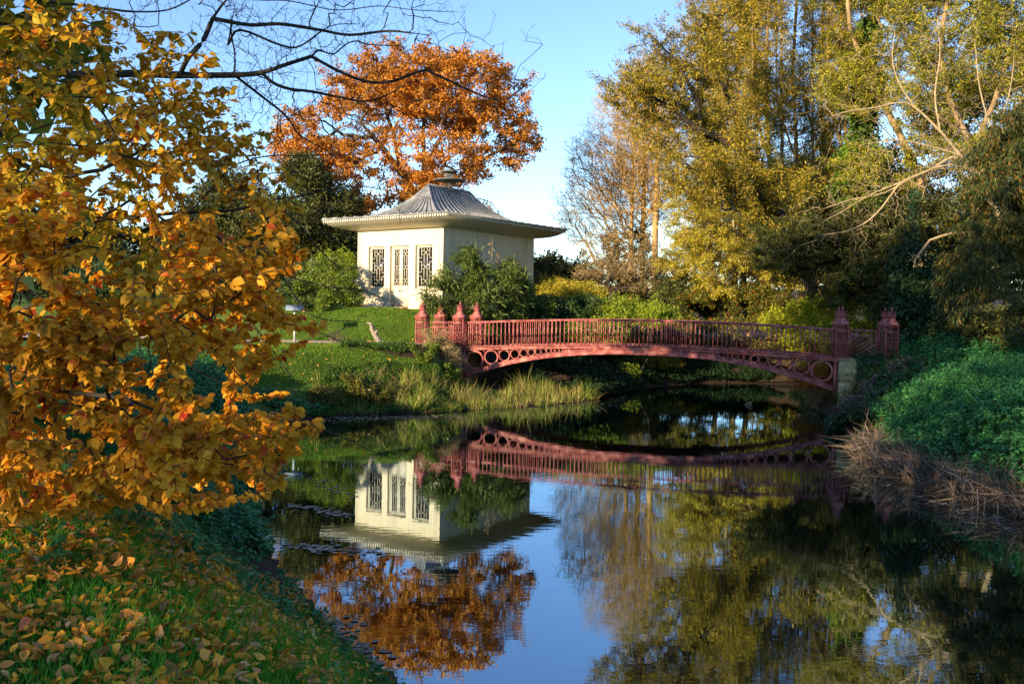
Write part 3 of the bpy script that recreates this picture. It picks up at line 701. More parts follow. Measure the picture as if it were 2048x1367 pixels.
def radii(P, par, r0=.01, e=2.4):
    n = len(P); A = np.zeros(n); kids = np.bincount(par[par >= 0], minlength=n)
    A[kids == 0] = r0**e
    for i in range(n-1, 0, -1):
        if par[i] >= 0: A[par[i]] += A[i]
        if A[i] == 0: A[i] = r0**e
    return A**(1/e)
def limbs(g, P, par, rad, kbig=7, ksm=3, thr=.04, skip=0., flare=True):
    n = len(P); ch = np.arange(n)[par >= 0]; pr = par[ch]
    o = np.argsort(rad[ch]); main = np.full(n, -1); main[pr[o]] = ch[o]     # thickest child continues the limb
    d = np.zeros((n, 3)); d[ch] = unit(P[ch]-P[pr]); m = main >= 0
    nd = d.copy(); nd[m] = unit(d[m]+d[main[m]]); d[0] = nd[0]
    def ring(C, D, Rr, k):
        ref = np.where(np.abs(D[:, 2:3]) < .85, np.array([[.05, .1, .99]]), np.array([[.95, .3, .05]]))
        a = unit(np.cross(D, ref)); b = np.cross(D, a); th = np.arange(k)*2*np.pi/k
        return C[:, None]+Rr[:, None, None]*(a[:, None]*np.cos(th)[None, :, None]+b[:, None]*np.sin(th)[None, :, None])
    for k, sel in ((kbig, rad[ch] >= thr), (ksm, (rad[ch] < thr) & (rad[ch] > skip))):
        c = ch[sel]; p = par[c]
        if not len(c): continue
        ismain = main[p] == c
        D0 = np.where(ismain[:, None], nd[p], d[c]); R0 = np.where(ismain, rad[p], rad[c]*1.05)
        bc = P[p]; A = ring(bc, D0, R0, k); B = ring(P[c], nd[c], rad[c], k)
        V = np.concatenate([A, B], 1).reshape(-1, 3); j = np.arange(k)
        q = np.stack([j, (j+1) % k, k+(j+1) % k, k+j], 1)
        g.add(V, (q[None]+(np.arange(len(c))*2*k)[:, None, None]).reshape(-1, 4))
def hash3(P, s, seed=0):
    return (vnoise(P[:, 0]+P[:, 2]*.31, P[:, 1]-P[:, 2]*.23, s, 70+seed)+vnoise(P[:, 0]*.6+P[:, 1]*.5, P[:, 2]*1.3, s, 71+seed)+vnoise(P[:, 1]*.8+7, P[:, 2]*1.1+P[:, 0]*.4, s, 72+seed))/3
def lobes_pts(lobes, n, r=R, shell=.55, void=1.3, keep=.62):
    """uneven crown: noise thins parts of each lobe and pushes others out"""
    A = _lobes(lobes, int(n/keep*1.15), r, shell); h = hash3(A, void)+r.normal(size=len(A))*.04
    A = A[h > np.quantile(h, 1-keep)][:n*2]; return A[r.permutation(len(A))[:n]]
def shoots(lobes, n, length, d, k=4, wob=.12, r=R, shell=.3, keep=.7, out=None, void=1.3):
    """points strung along shoots that start inside the crown and run in direction d"""
    A = lobes_pts(lobes, n, r, shell, void, keep); n = len(A); L_ = length*(.5+r.random((n, 1))); D = np.array(d)+r.normal(size=(n, 3))*wob
    if out is not None: v = A-np.array(out); v[:, 2] *= .3; D = D+unit(v)*.8
    D = unit(D); return np.vstack([A+D*L_*(j/(k-1)-.4)+r.normal(size=(n, 3))*.05 for j in range(k)])
def _lobes(lobes, n, r=R, shell=.55):
    """points in a union of ellipsoids (cx,cy,cz,rx,ry,rz[,weight]), more of them near the surface"""
    w = np.array([(l[6] if len(l) > 6 else 1)*(l[3]*l[4]*l[5])**.8 for l in lobes]); w /= w.sum()
    out = []
    for l, k in zip(lobes, r.multinomial(n, w)):
        d = rnd_dir(k, r); rr = r.random(k)**(1/3.); rr = shell+(1-shell)*rr if shell else rr
        rr = np.where(r.random(k) < .3, r.random(k)**.4, rr)*(1+np.abs(r.normal(size=k))*.13)
        out.append(np.array(l[:3])+d*rr[:, None]*np.array(l[3:6]))
    return np.vstack(out)
def foliage(g, P, par, rad, n, thr, spread, size, wid=.5, flat=.3, droop=.2, out=.6, r=R, tmpl='rh', center=None, cand=None, clump=0):
    if cand is None: cand = np.nonzero(rad < thr)[0]; cand = cand[par[cand] >= 0]
    if clump:      # leaves gather on some of the twigs and leave others thin
        cand = cand[vnoise(P[cand][:, 0]+P[cand][:, 2]*.37, P[cand][:, 1]*.6+P[cand][:, 2], clump, 11)+.35*r.random(len(cand)) > .42]
    c = cand[r.integers(0, len(cand), n)]; t = r.random((n, 1)); p = P[c]*(1-t)+P[par[c]]*t
    tw = unit(P[c]-P[par[c]])
    off = r.normal(size=(n, 3))*spread; off[:, 2] *= .6; p = p+off
    d = unit(rnd_dir(n, r)+tw*out+unit(off)*.5+np.array([0, 0, -droop]))
    nr = unit(rnd_dir(n, r)*(1-flat)+np.array([0, 0, 1.])*flat*1.3)
    X, Y, Z = basis(d, nr); s = size*(.6+.8*r.random(n))
    S = np.stack([s, s*wid, s], 1)
    if tmpl == 'rh': inst(g, RH_V, p, X, Y, Z, S, RH_Q)
    else: inst(g, LF_V, p, X, Y, Z, S, LF_Q, LF_T)
def tree(name, label, cat, trunk, att, bark, leaf, nleaf, size, step=.6, r0=.012, e=2.4, spread=.22, wid=.5, wig=.12, thr=None, group=None, flat=.3, droop=.2, out=.6, wpath=.2, down=0, start=.3, curve=.35, skip=0, up=0., clump=0, extra=None, twthr=.04):
    base = np.array(trunk[0][0]); 
    P, par, tips = grow(trunk, att, step, wig, wpath, down, start, curve, up)
    rad = radii(P, par, r0, e)
    root = empty(name, tuple(base), 0, label, cat, group)
    P0 = P-base
    g = Geo(); limbs(g, P0, par, rad, thr=twthr, skip=skip); g.build('trunk', bark, root, smooth=True)
    thr = thr or r0*2.2
    if nleaf:
        g = Geo(); foliage(g, P0, par, rad, nleaf, thr, spread, size, wid, flat, droop, out, clump=clump); g.build('crown', leaf, root)
    if extra: extra(root, P0, par, rad)
    return root, P0, par, rad
def px_lobe(x, y, Y, rx, ry, rd, w=1):
    p = at(x, y, Y); s = Y/1800; return (p[0], p[1], p[2], rx*s, rd, ry*s, w)
def gz(x, y): return float(height(np.array([x]), np.array([y]))[0])
def base_at(px_, Y):
    p = at(px_, 620, Y); return np.array([p[0], Y, gz(p[0], Y)-.15])
def px_line(pts, Y): return [at(x, y, (Y if len(q) == 0 else q[0])) for x, y, *q in pts]

# the great oak behind the pavilion
Y = 70; b = base_at(838, Y)
lob = [px_lobe(*a) for a in [(838, 190, 70, 175, 85, 6), (740, 215, 69, 110, 75, 5), (660, 270, 69, 100, 70, 5), (600, 300, 70, 55, 55, 4), (930, 180, 69, 90, 70, 5), (985, 240, 70, 75, 65, 5, .8), (1030, 285, 70, 48, 45, 4, .7), (760, 340, 67, 120, 65, 5), (880, 320, 66, 100, 55, 4), (680, 390, 68, 80, 45, 4), (960, 330, 70, 60, 50, 4, .6), (995, 412, 69, 36, 18, 2, .8), (860, 395, 66, 70, 40, 3), (640, 340, 68, 70, 60, 4), (840, 150, 70, 110, 48, 5)]]
att = lobes_pts(lob, 2900, void=1.7, keep=.5)
tr = [[b, at(838, 520, Y), at(842, 440, Y), at(838, 400, Y)], [at(838, 400, Y), at(800, 340, 69.5), at(752, 280, 68.5), at(720, 245, 68)], [at(838, 400, Y), at(850, 330, 70.5), at(846, 260, 71), at(852, 190, 71)], [at(842, 440, Y), at(890, 370, 69), at(945, 330, 68.5), at(1000, 300, 69)], [at(850, 330, 70.5), at(885, 270, 70), at(920, 210, 70)], [at(800, 340, 69.5), at(790, 280, 71), at(770, 220, 72)]]
tree('oak_tree', 'big spreading oak in full rusty orange leaf behind the pavilion roof', 'tree', tr, att, M['bark_oak'], L['oak'], 98000, .18, step=.5, r0=.019, e=2.3, spread=.19, wid=.75, wig=.2, start=.35, clump=1.3, wpath=.12)

def bush(name, label, cat, lobes, mat, nleaf, size, natt=260, base=None, bark='bark_dark', group=None, spread=.16, wid=.45, flat=.3, droop=.15, shell=.55, step=.35, r0=.008, **k):
    lob = [px_lobe(*a) for a in lobes]; att = lobes_pts(lob, natt, shell=shell, void=.9, keep=.5)
    if base is None:
        x = sum(l[0] for l in lob)/len(lob); y = sum(l[1] for l in lob)/len(lob); base = (x, y)
    b = np.array([base[0], base[1], gz(*base)-.1])
    att = att[att[:, 2] > np.array([gz(a[0], a[1]) for a in att])+.05]
    stems = [[b, b+(0, 0, .5)]]
    for _ in range(5):
        a = R.random()*6.28; stems.append([b+(0, 0, .1), b+(math.cos(a)*.6, math.sin(a)*.6, .9)])
    return tree(name, label, cat, stems, att, M[bark], L[mat], nleaf, size, step=step, r0=r0, spread=spread, wid=wid, group=group, flat=flat, droop=droop, start=0, thr=r0*2.6, **k)

G1 = 'shrubs round the pavilion'
bush('laurel_shrub', 'rounded glossy green laurel shrub at the lawn edge against the window side of the pavilion', 'shrub', [(655, 585, 48, 62, 48, 1.7), (690, 600, 47.6, 40, 36, 1.2), (620, 600, 47, 45, 38, 1.4), (650, 545, 49.5, 55, 30, 1.5)], 'laurel', 26000, .11, 420, group=G1, spread=.12)
bush('weeping_shrub', 'pale yellow green shrub with arching tips behind the laurel, left of the pavilion wall', 'shrub', [(665, 530, 51.5, 48, 30, 1.2), (625, 545, 52, 40, 32, 1.2), (690, 545, 52.5, 30, 40, 1)], 'lime', 14000, .14, 260, group=G1, droop=.9, wid=.3)
for i, (a, lab) in enumerate([([(590, 630, 47, 34, 26, 1.2), (575, 600, 49, 40, 34, 1.4)], 'dark green shrub behind the signpost'), ([(500, 620, 49, 60, 50, 2)], 'dark broad evergreen shrub beyond the gravel path, between the golden tree and the signpost'),
                              ([(400, 610, 50, 70, 60, 2)], 'dark evergreen shrub beyond the path seen through gaps in the golden leaves'), ([(250, 590, 52, 110, 75, 3)], 'wide dark evergreen shrub far beyond the thick of the golden leaves'), ([(60, 580, 54, 130, 90, 3)], 'wide dark evergreen shrub at the far left beyond the golden leaves')]):
    bush('evergreen_shrub', lab, 'shrub', a, 'rhodo', 15000, .15, 260, group='dark shrubs beyond the path')
# bamboo in front of the shaded wall
bush('bamboo', 'tall arching green bamboo covering the lower part of the shaded pavilion wall', 'bamboo', [(925, 570, 45.6, 48, 60, 1.2), (975, 590, 45.2, 55, 48, 1.2), (1020, 590, 46.4, 34, 55, 1.1), (890, 595, 44.9, 40, 40, 1.0), (940, 530, 46.2, 22, 32, .8), (1015, 545, 47, 20, 26, .7)], 'bamboo', 23000, .30, 420, spread=.16, wid=.14, droop=.8, group=G1, base=(-2.2, 45.6), out=.8)
g = Geo()
for x, y in ((985, 478), (995, 500), (940, 505), (1030, 520)):
    a = at(x, y, 46); b = np.array([a[0]-.2, 46, 3.]); 
    g.tube([b, (b+a)/2+(.05, 0, .1), a], [.02, .014, .006], 5)
    n = 40; t = R.random(n)**.6; p = b+(a-b)*t[:, None]; p[:, :2] += R.normal(size=(n, 2))*.06
    d = unit(R.normal(size=(n, 3))+(0, 0, -.4)); X, Yv, Z = basis(d, rnd_dir(n)); inst(g, RH_V, p[t > .7], X[t > .7], Yv[t > .7], Z[t > .7], np.stack([.2+.05*t, .03+0*t, .2+0*t], 1)[t > .7], RH_Q)
tag(g.build('bamboo_canes', L['straw']), 'thin pale bamboo canes sticking up above the bamboo clump', 'bamboo canes')
bush('golden_shrub', 'feathery golden yellow shrub right of the pavilion corner', 'shrub', [(1120, 590, 53, 50, 26, 1.6), (1165, 590, 52, 40, 22, 1.4), (1105, 570, 54, 26, 20, 1.2)], 'gold', 24000, .13, 420, wid=.22, group=G1)
bush('rhododendron', 'dark green rhododendron behind the crown of the bridge, right of the bamboo', 'shrub', [(1110, 622, 49, 65, 26, 1.6), (1170, 618, 49, 50, 22, 1.5), (1075, 630, 48, 30, 24, 1)], 'rhodo', 22000, .17, 380, wid=.34, group=G1)
bush('lime_shrub', 'bright light green drooping shrub behind the middle of the bridge railing', 'shrub', [(1270, 612, 49, 60, 24, 1.5), (1225, 628, 48, 45, 22, 1.2), (1310, 628, 48, 40, 22, 1.2)], 'lime', 22000, .16, 380, wid=.3, droop=.5, group=G1)
bush('low_shrub', 'yellow green bush seen through the left half of the bridge railing', 'shrub', [(1080, 672, 47.5, 80, 26, 1.2), (1180, 670, 47.5, 70, 26, 1.2), (1000, 660, 46.5, 50, 30, 1.2)], 'laurel', 22000, .14, 380, wid=.4, group='shrubs beyond the footbridge')
bush('low_shrub', 'dark leafy bush under the left side of the bridge arch', 'shrub', [(1080, 735, 49, 80, 36, 1.2), (1190, 735, 50, 70, 38, 1.2), (1010, 735, 47.5, 50, 30, 1.0)], 'rhodo', 20000, .15, 360, wid=.4, group='shrubs beyond the footbridge')
bush('low_shrub', 'overhanging yew bush in the shade under the middle of the bridge arch', 'shrub', [(1290, 720, 52, 70, 34, 1.4), (1370, 735, 55, 60, 30, 1.5), (1260, 690, 52, 60, 30, 1.3)], 'yew', 20000, .14, 360, wid=.3, group='shrubs beyond the footbridge', droop=.6)
def berries(root, P, par, rad):
    c = np.nonzero(rad < .02)[0]; c = c[R.integers(0, len(c), 900)]; p = P[c]+R.normal(size=(900, 3))*.14; g = Geo()
    OV = [(1, 0, 0), (0, 1, 0), (-1, 0, 0), (0, -1, 0), (0, 0, 1), (0, 0, -1)]; OT = [(0, 1, 4), (1, 2, 4), (2, 3, 4), (3, 0, 4), (1, 0, 5), (2, 1, 5), (3, 2, 5), (0, 3, 5)]
    e = np.eye(3); inst(g, OV, p, np.tile(e[0], (900, 1)), np.tile(e[1], (900, 1)), np.tile(e[2], (900, 1)), np.full(900, .035), None, OT)
    tag(g.build('berries', M['berry'], root), kind='stuff')
bush('holly_bush', 'dense holly bush dotted with red berries behind the right half of the bridge railing', 'shrub', [(1430, 640, 55, 70, 60, 2.4), (1520, 640, 54, 80, 62, 2.4), (1590, 650, 54, 60, 55, 2.2), (1480, 600, 56, 90, 40, 2.2)], 'holly', 46000, .15, 700, group='shrubs beyond the footbridge', extra=berries)
bush('dark_thicket', 'dark olive bush left of the holly, above the crown of the bridge', 'shrub', [(1370, 600, 58, 50, 60, 2), (1340, 640, 56, 40, 40, 1.6)], 'dark', 22000, .16, 360, group='shrubs beyond the footbridge')
bush('yellow_bush', 'bright yellow green bush glowing behind the bridge pillars by the ivy', 'shrub', [(1700, 665, 44.5, 70, 42, 1.6), (1620, 680, 46, 60, 40, 1.4), (1780, 665, 45, 50, 52, 1.4), (1690, 625, 47, 110, 34, 1.8), (1600, 640, 49, 70, 30, 1.6)], 'yellow', 34000, .13, 760, group='shrubs beyond the footbridge', wid=.6)
bush('orange_bush', 'small orange brown bush behind the pierced circles at the bridge end', 'shrub', [(1630, 760, 41, 40, 28, 1.2)], 'oak', 7000, .1, 160, group='shrubs beyond the footbridge')

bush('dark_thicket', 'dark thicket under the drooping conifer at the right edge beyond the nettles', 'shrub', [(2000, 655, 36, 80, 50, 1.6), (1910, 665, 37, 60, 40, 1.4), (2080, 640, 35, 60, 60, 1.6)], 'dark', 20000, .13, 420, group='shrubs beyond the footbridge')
# distant dark belt behind everything
G2 = 'distant evergreen trees'
def simple_tree(name, label, pxc, Y, lobes, mat, nleaf, size, natt=500, group=None, bark='bark_dark', cat='tree', **k):
    b = base_at(pxc, Y); lob = [px_lobe(*a) for a in lobes]; att = lobes_pts(lob, natt)
    att = att[att[:, 2] > b[2]+.8]; zt = att[:, 2].max()
    tr = [[b, b+(0, 0, (zt-b[2])*.35), b+(.1, 0, (zt-b[2])*.65), b+(0, 0, (zt-b[2])*.93)]]
    kw = dict(step=.7, r0=.02, spread=.35, wid=.4, start=.15, wpath=.5); kw.update(k)
    return tree(name, label, cat, tr, att, M[bark], L[mat], nleaf, size, group=group, **kw)
simple_tree('yew_tree', 'dark broad yew left of the pavilion with its top against the orange oak', 610, 60, [(612, 350, 60, 36, 36, 2.4), (640, 405, 60, 70, 40, 3.5), (580, 450, 59, 100, 50, 4), (660, 470, 59, 70, 50, 3), (560, 530, 58, 100, 60, 3.5), (608, 315, 61, 14, 25, 1.)], 'dark', 60000, .28, 1100, group=G2, wid=.3, spread=.3)
simple_tree('yew_tree', 'dark tree filling the gap between the golden leaves and the yew beside the pavilion', 470, 62, [(470, 420, 62, 80, 70, 4), (450, 520, 61, 110, 80, 4), (520, 480, 61, 70, 70, 3)], 'dark', 36000, .3, 600, group=G2, wid=.3)
for px_, Y_, w_, h_, lab in ((350, 78, 120, 130, 'dark distant tree seen through the middle of the golden leaves'), (160, 74, 130, 170, 'dark distant tree behind the thick left part of the golden leaves'), (-30, 70, 140, 220, 'dark distant tree at the left end of the far tree belt')):
    simple_tree('yew_tree', lab, px_, Y_, [(px_, 590-h_*.5, Y_, w_, h_*.5, 4), (px_+20, 560, Y_-2, w_*1.1, 60, 4)], 'dark', 24000, .4, 420, group=G2, wid=.4)
for px_, Y_, w_, h_, mt, lab in ((1098, 78, 42, 95, 'dark', 'dark bush on the skyline just right of the pavilion corner'), (1150, 84, 40, 70, 'dark', 'small dark bush on the skyline between the pavilion corner and the bare trees'),
                             (1010, 90, 90, 80, 'dark', 'dark bush hidden behind the pavilion'), (780, 92, 200, 90, 'dark', 'dark hedge bush behind the pavilion and the oak trunk')):
    simple_tree('skyline_bush', lab, px_, Y_, [(px_, 610-h_*.5, Y_, w_, h_*.55, 3)], mt, 12000, .3, 260, group='bushes on the skyline')
bush('bramble_thicket', 'tangled brown thicket at the foot of the bare trees', 'shrub', [(1230, 520, 72, 70, 60, 3), (1290, 530, 71, 60, 55, 3), (1190, 550, 72, 40, 35, 2)], 'straw', 16000, .22, 900, wid=.1, r0=.014, group='bushes on the skyline', step=.5)
bush('evergreen_bush', 'dark evergreen bush inside the brown thicket under the bare trees', 'shrub', [(1200, 555, 76, 60, 45, 3), (1300, 560, 75, 70, 45, 3), (1250, 500, 77, 45, 50, 2.5)], 'dark', 22000, .24, 420, group='bushes on the skyline', r0=.014, step=.5)
# bare trees: three tall slim trunks with fine twigs
for px_, Y_, tops, lean, lab in ((1262, 75, 175, (-95, 30), 'bare slim tree with fine twigs reaching out over the pavilion eaves, first of the three'), (1285, 77, 150, (-20, 60), 'bare slim tree in the middle of the three pale trunks right of the pavilion'), (1310, 74, 105, (-10, 70), 'bare slim tree, the tallest and rightmost of the three pale trunks')):
    b = base_at(px_, Y_); lob = [px_lobe(px_+lean[0]*.4, tops+70, Y_, 55, 75, 2.6), px_lobe(px_+lean[0]*.6, tops+160, Y_, 75, 75, 3), px_lobe(px_+lean[0]*.75, tops+240, Y_, 80, 70, 3), px_lobe(px_+lean[1]*.5, tops+190, Y_, 55, 110, 2.5, .6)]
    if px_ == 1262: lob.append(px_lobe(1185, 440, Y_-1, 62, 75, 2.5)); lob.append(px_lobe(1190, 330, Y_-1, 55, 80, 2.5))
    att = lobes_pts(lob, 1900, shell=.3, keep=.9)
    tree('bare_tree', lab, 'tree', [[b, at(px_, 480, Y_), at(px_+3, 380, Y_), at(px_+6, 280, Y_), at(px_+4, tops+20, Y_)]], att, M['bark_gold'], L['goldtwig'], 26000, .20, step=.5, r0=.015, e=2.32, spread=.22, wid=.16, start=.1, wpath=.35, down=.5, droop=0, out=1.6, group='bare slim trees', wig=.1, twthr=.05)

# tall yellow-olive conifers filling the right side
G3 = 'tall olive trees beyond the footbridge'
def conifer(label, trunks, lobes, mat, nleaf, size, natt, bark='bark_tan', name='conifer_tree', group=G3, **k):
    lob = [px_lobe(*a) for a in lobes]; sd = k.pop('sd', (0, 0, 1.)); ln_ = k.pop('ln', 1.3); cen = k.pop('cen', None); kp = k.pop('keep', .55)
    att = shoots(lob, natt//4, ln_, sd, 4, .35, keep=kp, out=cen, void=2.0)
    kw = dict(step=.4, r0=.012, e=2.42, spread=.12, wid=.26, droop=.35, out=.9, start=.12, wpath=.15, flat=.2, wig=.1, clump=1.2); kw.update(k)
    return tree(name, label, 'tree', trunks, att, M[bark], L[mat], nleaf, size, group=group, **kw)
# spreading yew with dark sinuous limbs
Y = 50; b = base_at(1640, Y)
tr = [[b, at(1630, 600, Y), at(1612, 545, Y), at(1580, 500, Y), at(1560, 430, Y), at(1548, 395, Y)], [at(1548, 395, Y), at(1525, 345, 49.5), at(1490, 305, 49), at(1440, 275, 49), at(1400, 262, 48.5), at(1350, 222, 48), at(1300, 190, 48), at(1250, 150, 48)],
      [at(1560, 430, Y), at(1530, 400, 48.5), at(1480, 350, 48), at(1440, 345, 48), at(1415, 330, 47.6), at(1385, 285, 47.5)], [at(1612, 545, Y), at(1560, 500, 47.5), at(1510, 460, 47), at(1470, 420, 46.5), at(1460, 400, 46.5)], [at(1400, 262, 48.5), at(1395, 200, 48.5), at(1350, 120, 48), at(1300, 70, 48), at(1280, 55, 48)],
      [at(1490, 305, 49), at(1470, 230, 50), at(1430, 130, 50), at(1415, 40, 50)], [at(1612, 545, Y), at(1680, 520, 47), at(1730, 470, 46), at(1790, 420, 45.5)]]
conifer('spreading olive green tree with dark sinuous limbs leaning towards the pavilion', tr,
        [(1290, 120, 48, 50, 50, 1.6, .7), (1260, 180, 48, 45, 50, 1.6, .6), (1330, 170, 48, 70, 70, 2.2), (1390, 110, 49, 60, 80, 2.2), (1340, 260, 48, 60, 50, 2), (1430, 210, 49, 60, 80, 2.5), (1400, 350, 47, 70, 60, 2.4), (1480, 330, 48, 80, 70, 3), (1550, 400, 47, 90, 60, 3), (1450, 60, 50, 50, 70, 2.2)], 'yew', 90000, .16, 3300, bark='bark_dark', e=2.08, sd=(-.3, 0, .7), cen=at(1600, 560, 50), ln=1.4, keep=.5)
for (xb, yb, Yb, xs_, lab, w_, mt) in ((1500, 600, 60, 1480, 'tall upright olive tree with straight stems above the crown of the bridge', 70, 'yew'), (1570, 600, 62, 1590, 'tall upright tree with twiggy olive crown behind the dark limbed tree', 75, 'yew'), (1440, 600, 66, 1420, 'slim tall olive tree next to the three bare trunks', 50, 'yew'), (1680, 600, 58, 1690, 'tall olive tree standing between the upright stems and the ivy covered trunk', 70, 'yew'), (1540, 600, 57, 1535, 'tall narrow olive tree whose stems rise straight through the middle of the sky gap', 60, 'yew'), (1620, 600, 64, 1645, 'tall olive tree filling the sky gap left of the ivy covered trunk', 75, 'yew2')):
    b = base_at(xb, Yb); tr = [[b, at(xs_, 480, Yb), at(xs_+5, 330, Yb), at(xs_-5, 150, Yb), at(xs_+5, -20, Yb), at(xs_, -150, Yb)], [at(xs_, 480, Yb), at(xs_+w_*.5, 360, Yb-1), at(xs_+w_*.45, 150, Yb-1), at(xs_+w_*.5, -60, Yb)], [at(xs_+5, 330, Yb), at(xs_-w_*.5, 200, Yb+.5), at(xs_-w_*.5, 0, Yb)]]
    lob = [(xs_+R.uniform(-.4, .4)*w_, y_, Yb+R.uniform(-1.5, 1.5), w_*R.uniform(.55, .95), 80, 2) for y_ in (-120, -30, 60, 150, 240, 330, 420, 500)]
    if xs_ < 1450: lob = lob[1:]
    conifer(lab, tr, lob, mt, 60000, .17, 2400, ln=2.6, keep=.6, spread=.15, sd=(0, 0, 1.6))
conifer('black limbed evergreen with dark leaf colour standing for shade, below the dark limbed tree, above the right bridge pillars', [[base_at(1690, 46), at(1690, 560, 46), at(1670, 470, 46), at(1640, 420, 46)], [at(1690, 560, 46), at(1620, 520, 45), at(1540, 470, 44.6), at(1470, 430, 44.4)], [at(1670, 470, 46), at(1740, 440, 45.5), at(1800, 400, 45)]],
        [(1600, 470, 46, 60, 34, 1.6), (1680, 450, 46, 80, 50, 2), (1640, 530, 46, 90, 40, 1.8), (1740, 510, 45.5, 70, 60, 2), (1560, 510, 45, 50, 26, 1.4), (1700, 590, 45, 70, 34, 1.6)], 'dark', 60000, .15, 1900, bark='bark_dark', sd=(-.2, -.3, 0), cen=at(1700, 500, 47), keep=.55)  # dark leaf colour stands in for the shade under the spreading tree
# pale lower conifer mass between
conifer('broad golden green conifer with bare pale twigs low behind the middle of the bridge', [[base_at(1470, 56), at(1470, 520, 56), at(1465, 400, 56), at(1465, 350, 56)], [at(1470, 520, 56), at(1420, 450, 54), at(1380, 420, 54)], [at(1470, 520, 56), at(1540, 500, 53), at(1600, 480, 52)]],
        [(1390, 430, 55, 55, 60, 2.5), (1450, 400, 55, 60, 60, 3), (1520, 450, 54, 80, 60, 3), (1440, 500, 54, 90, 55, 3), (1580, 520, 53, 80, 55, 3), (1380, 520, 55, 50, 60, 2.5), (1500, 560, 54, 110, 40, 3)], 'gold', 78000, .15, 3000, bark='bark_pale', sd=(-.25, -.3, -.12), cen=at(1480, 420, 56), ln=1.2, keep=.7, droop=.6)
# right-hand tall trees
for (xb, Yb, line, lob, lab, mt, bk) in (
    (1850, 50, [(1850, 480), (1840, 350), (1790, 250), (1740, 160), (1700, 60), (1690, -60)], [(1740, 40, 50, 80, 70, 2.4), (1720, 150, 50, 70, 70, 2.4), (1790, 120, 50, 80, 80, 2.6), (1700, -80, 50, 90, 80, 2.6), (1810, -40, 50, 80, 80, 2.6), (1780, 330, 49, 90, 60, 2.5), (1850, 260, 49, 70, 60, 2.4)], 'tall yellow olive tree right of the ivy covered trunk', 'yew2', 'bark_tan'),
    (1960, 47, [(1955, 470), (1945, 300), (1900, 200), (1880, 100), (1900, -50)], [(1900, 40, 47, 90, 80, 2.6), (1960, 130, 47, 90, 80, 2.6), (2030, 60, 47, 80, 90, 2.6), (1930, -80, 47, 110, 80, 3), (1900, 200, 47, 80, 70, 2.4), (2040, 200, 47, 60, 80, 2.4), (1960, 330, 46, 90, 70, 2.5)], 'tall yellow olive tree in the upper right above the dark drooping tree', 'yew2', 'bark_tan'),
    (2110, 50, [(2110, 400), (2100, 200), (2090, 0), (2090, -120)], [(2090, 0, 50, 110, 110, 3), (2080, 160, 50, 100, 100, 3), (2110, 320, 50, 100, 100, 3), (2100, -140, 50, 100, 80, 3)], 'tall olive tree at the right edge behind the dark drooping tree', 'yew2', 'bark_tan')):
    tr = [[base_at(xb, Yb)]+[at(x, y, Yb) for x, y in line]]
    if xb == 1850:
        tr += [[at(1840, 350, 50), at(1800, 290, 49), at(1760, 250, 48.5), at(1700, 215, 48), at(1640, 200, 48)]]
    if xb == 1960:
        tr += [[at(1950, 370, 47), at(1930, 270, 46.5), at(1880, 230, 46), at(1830, 205, 46), at(1800, 190, 46), at(1760, 215, 46), at(1700, 225, 46)], [at(1950, 400, 47), at(1900, 320, 44), at(1840, 335, 43), at(1790, 365, 42.5), at(1720, 400, 42), at(1660, 430, 42)], [at(1945, 300, 47), at(1990, 200, 46), at(2020, 100, 46)]]
    conifer(lab, tr, lob, mt, 66000, .17, 2900, bark=bk, sd=(-.2, -.2, .35), cen=at(xb, 300, Yb), ln=1.4, keep=.6)
# dark interior trees that close the gaps low on the right
conifer('evergreen with shade put into its dark leaf colour, low behind the bridge pillars at the right', [[base_at(1830, 43), at(1830, 560, 43), at(1830, 440, 43)]], [(1760, 520, 44, 70, 60, 2.2), (1830, 470, 44, 70, 70, 2.4), (1870, 580, 42, 80, 60, 2.4), (1800, 590, 42.5, 50, 55, 1.8), (1930, 560, 43, 60, 90, 2.4), (1900, 650, 41, 70, 50, 2)], 'dark', 70000, .17, 1800, bark='bark_dark', wid=.35, sd=(-.2, -.3, -.2), cen=at(1860, 500, 43), keep=.7)  # its dark leaves paint in the shade low under the right-hand trees
simple_tree('conifer_tree', 'deep green tree far back behind the olive trees in the middle right', 1650, 72, [(1650, 400, 72, 150, 90, 4), (1560, 480, 72, 120, 80, 4), (1760, 420, 72, 130, 120, 4), (1700, 540, 70, 160, 60, 4)], 'yew', 60000, .36, 900, group=G3, wid=.3, clump=1.5)
simple_tree('conifer_tree', 'deep green tree far back behind the right edge of the picture', 1960, 68, [(1960, 400, 68, 150, 120, 4), (2080, 400, 68, 120, 160, 4), (1900, 540, 66, 160, 60, 4), (1960, 240, 68, 120, 80, 4)], 'yew', 50000, .36, 800, group=G3, wid=.3, clump=1.5)
# ivy-clad trunk
Y = 52; b = base_at(1745, Y)
tr = [[b, at(1735, 520, Y), at(1725, 380, Y), at(1720, 240, Y), at(1728, 120, Y), at(1735, 40, Y)], [at(1725, 380, Y), at(1680, 370, Y-1), at(1640, 380, Y-1.5)]]
att = lobes_pts([px_lobe(1722, 340, 51.5, 42, 70, 1), px_lobe(1728, 200, 52, 26, 70, .7), px_lobe(1700, 380, 50.5, 60, 36, 1), px_lobe(1745, 480, 51, 34, 60, .9), px_lobe(1735, 90, 52, 20, 50, .6)], 900, shell=.5)
tree('ivy_covered_tree', 'tall trunk wrapped in bright green ivy among the olive trees', 'tree', tr, att, M['bark_tan'], L['ivy'], 34000, .17, step=.4, r0=.01, spread=.16, wid=.8, start=.05, group=G3)
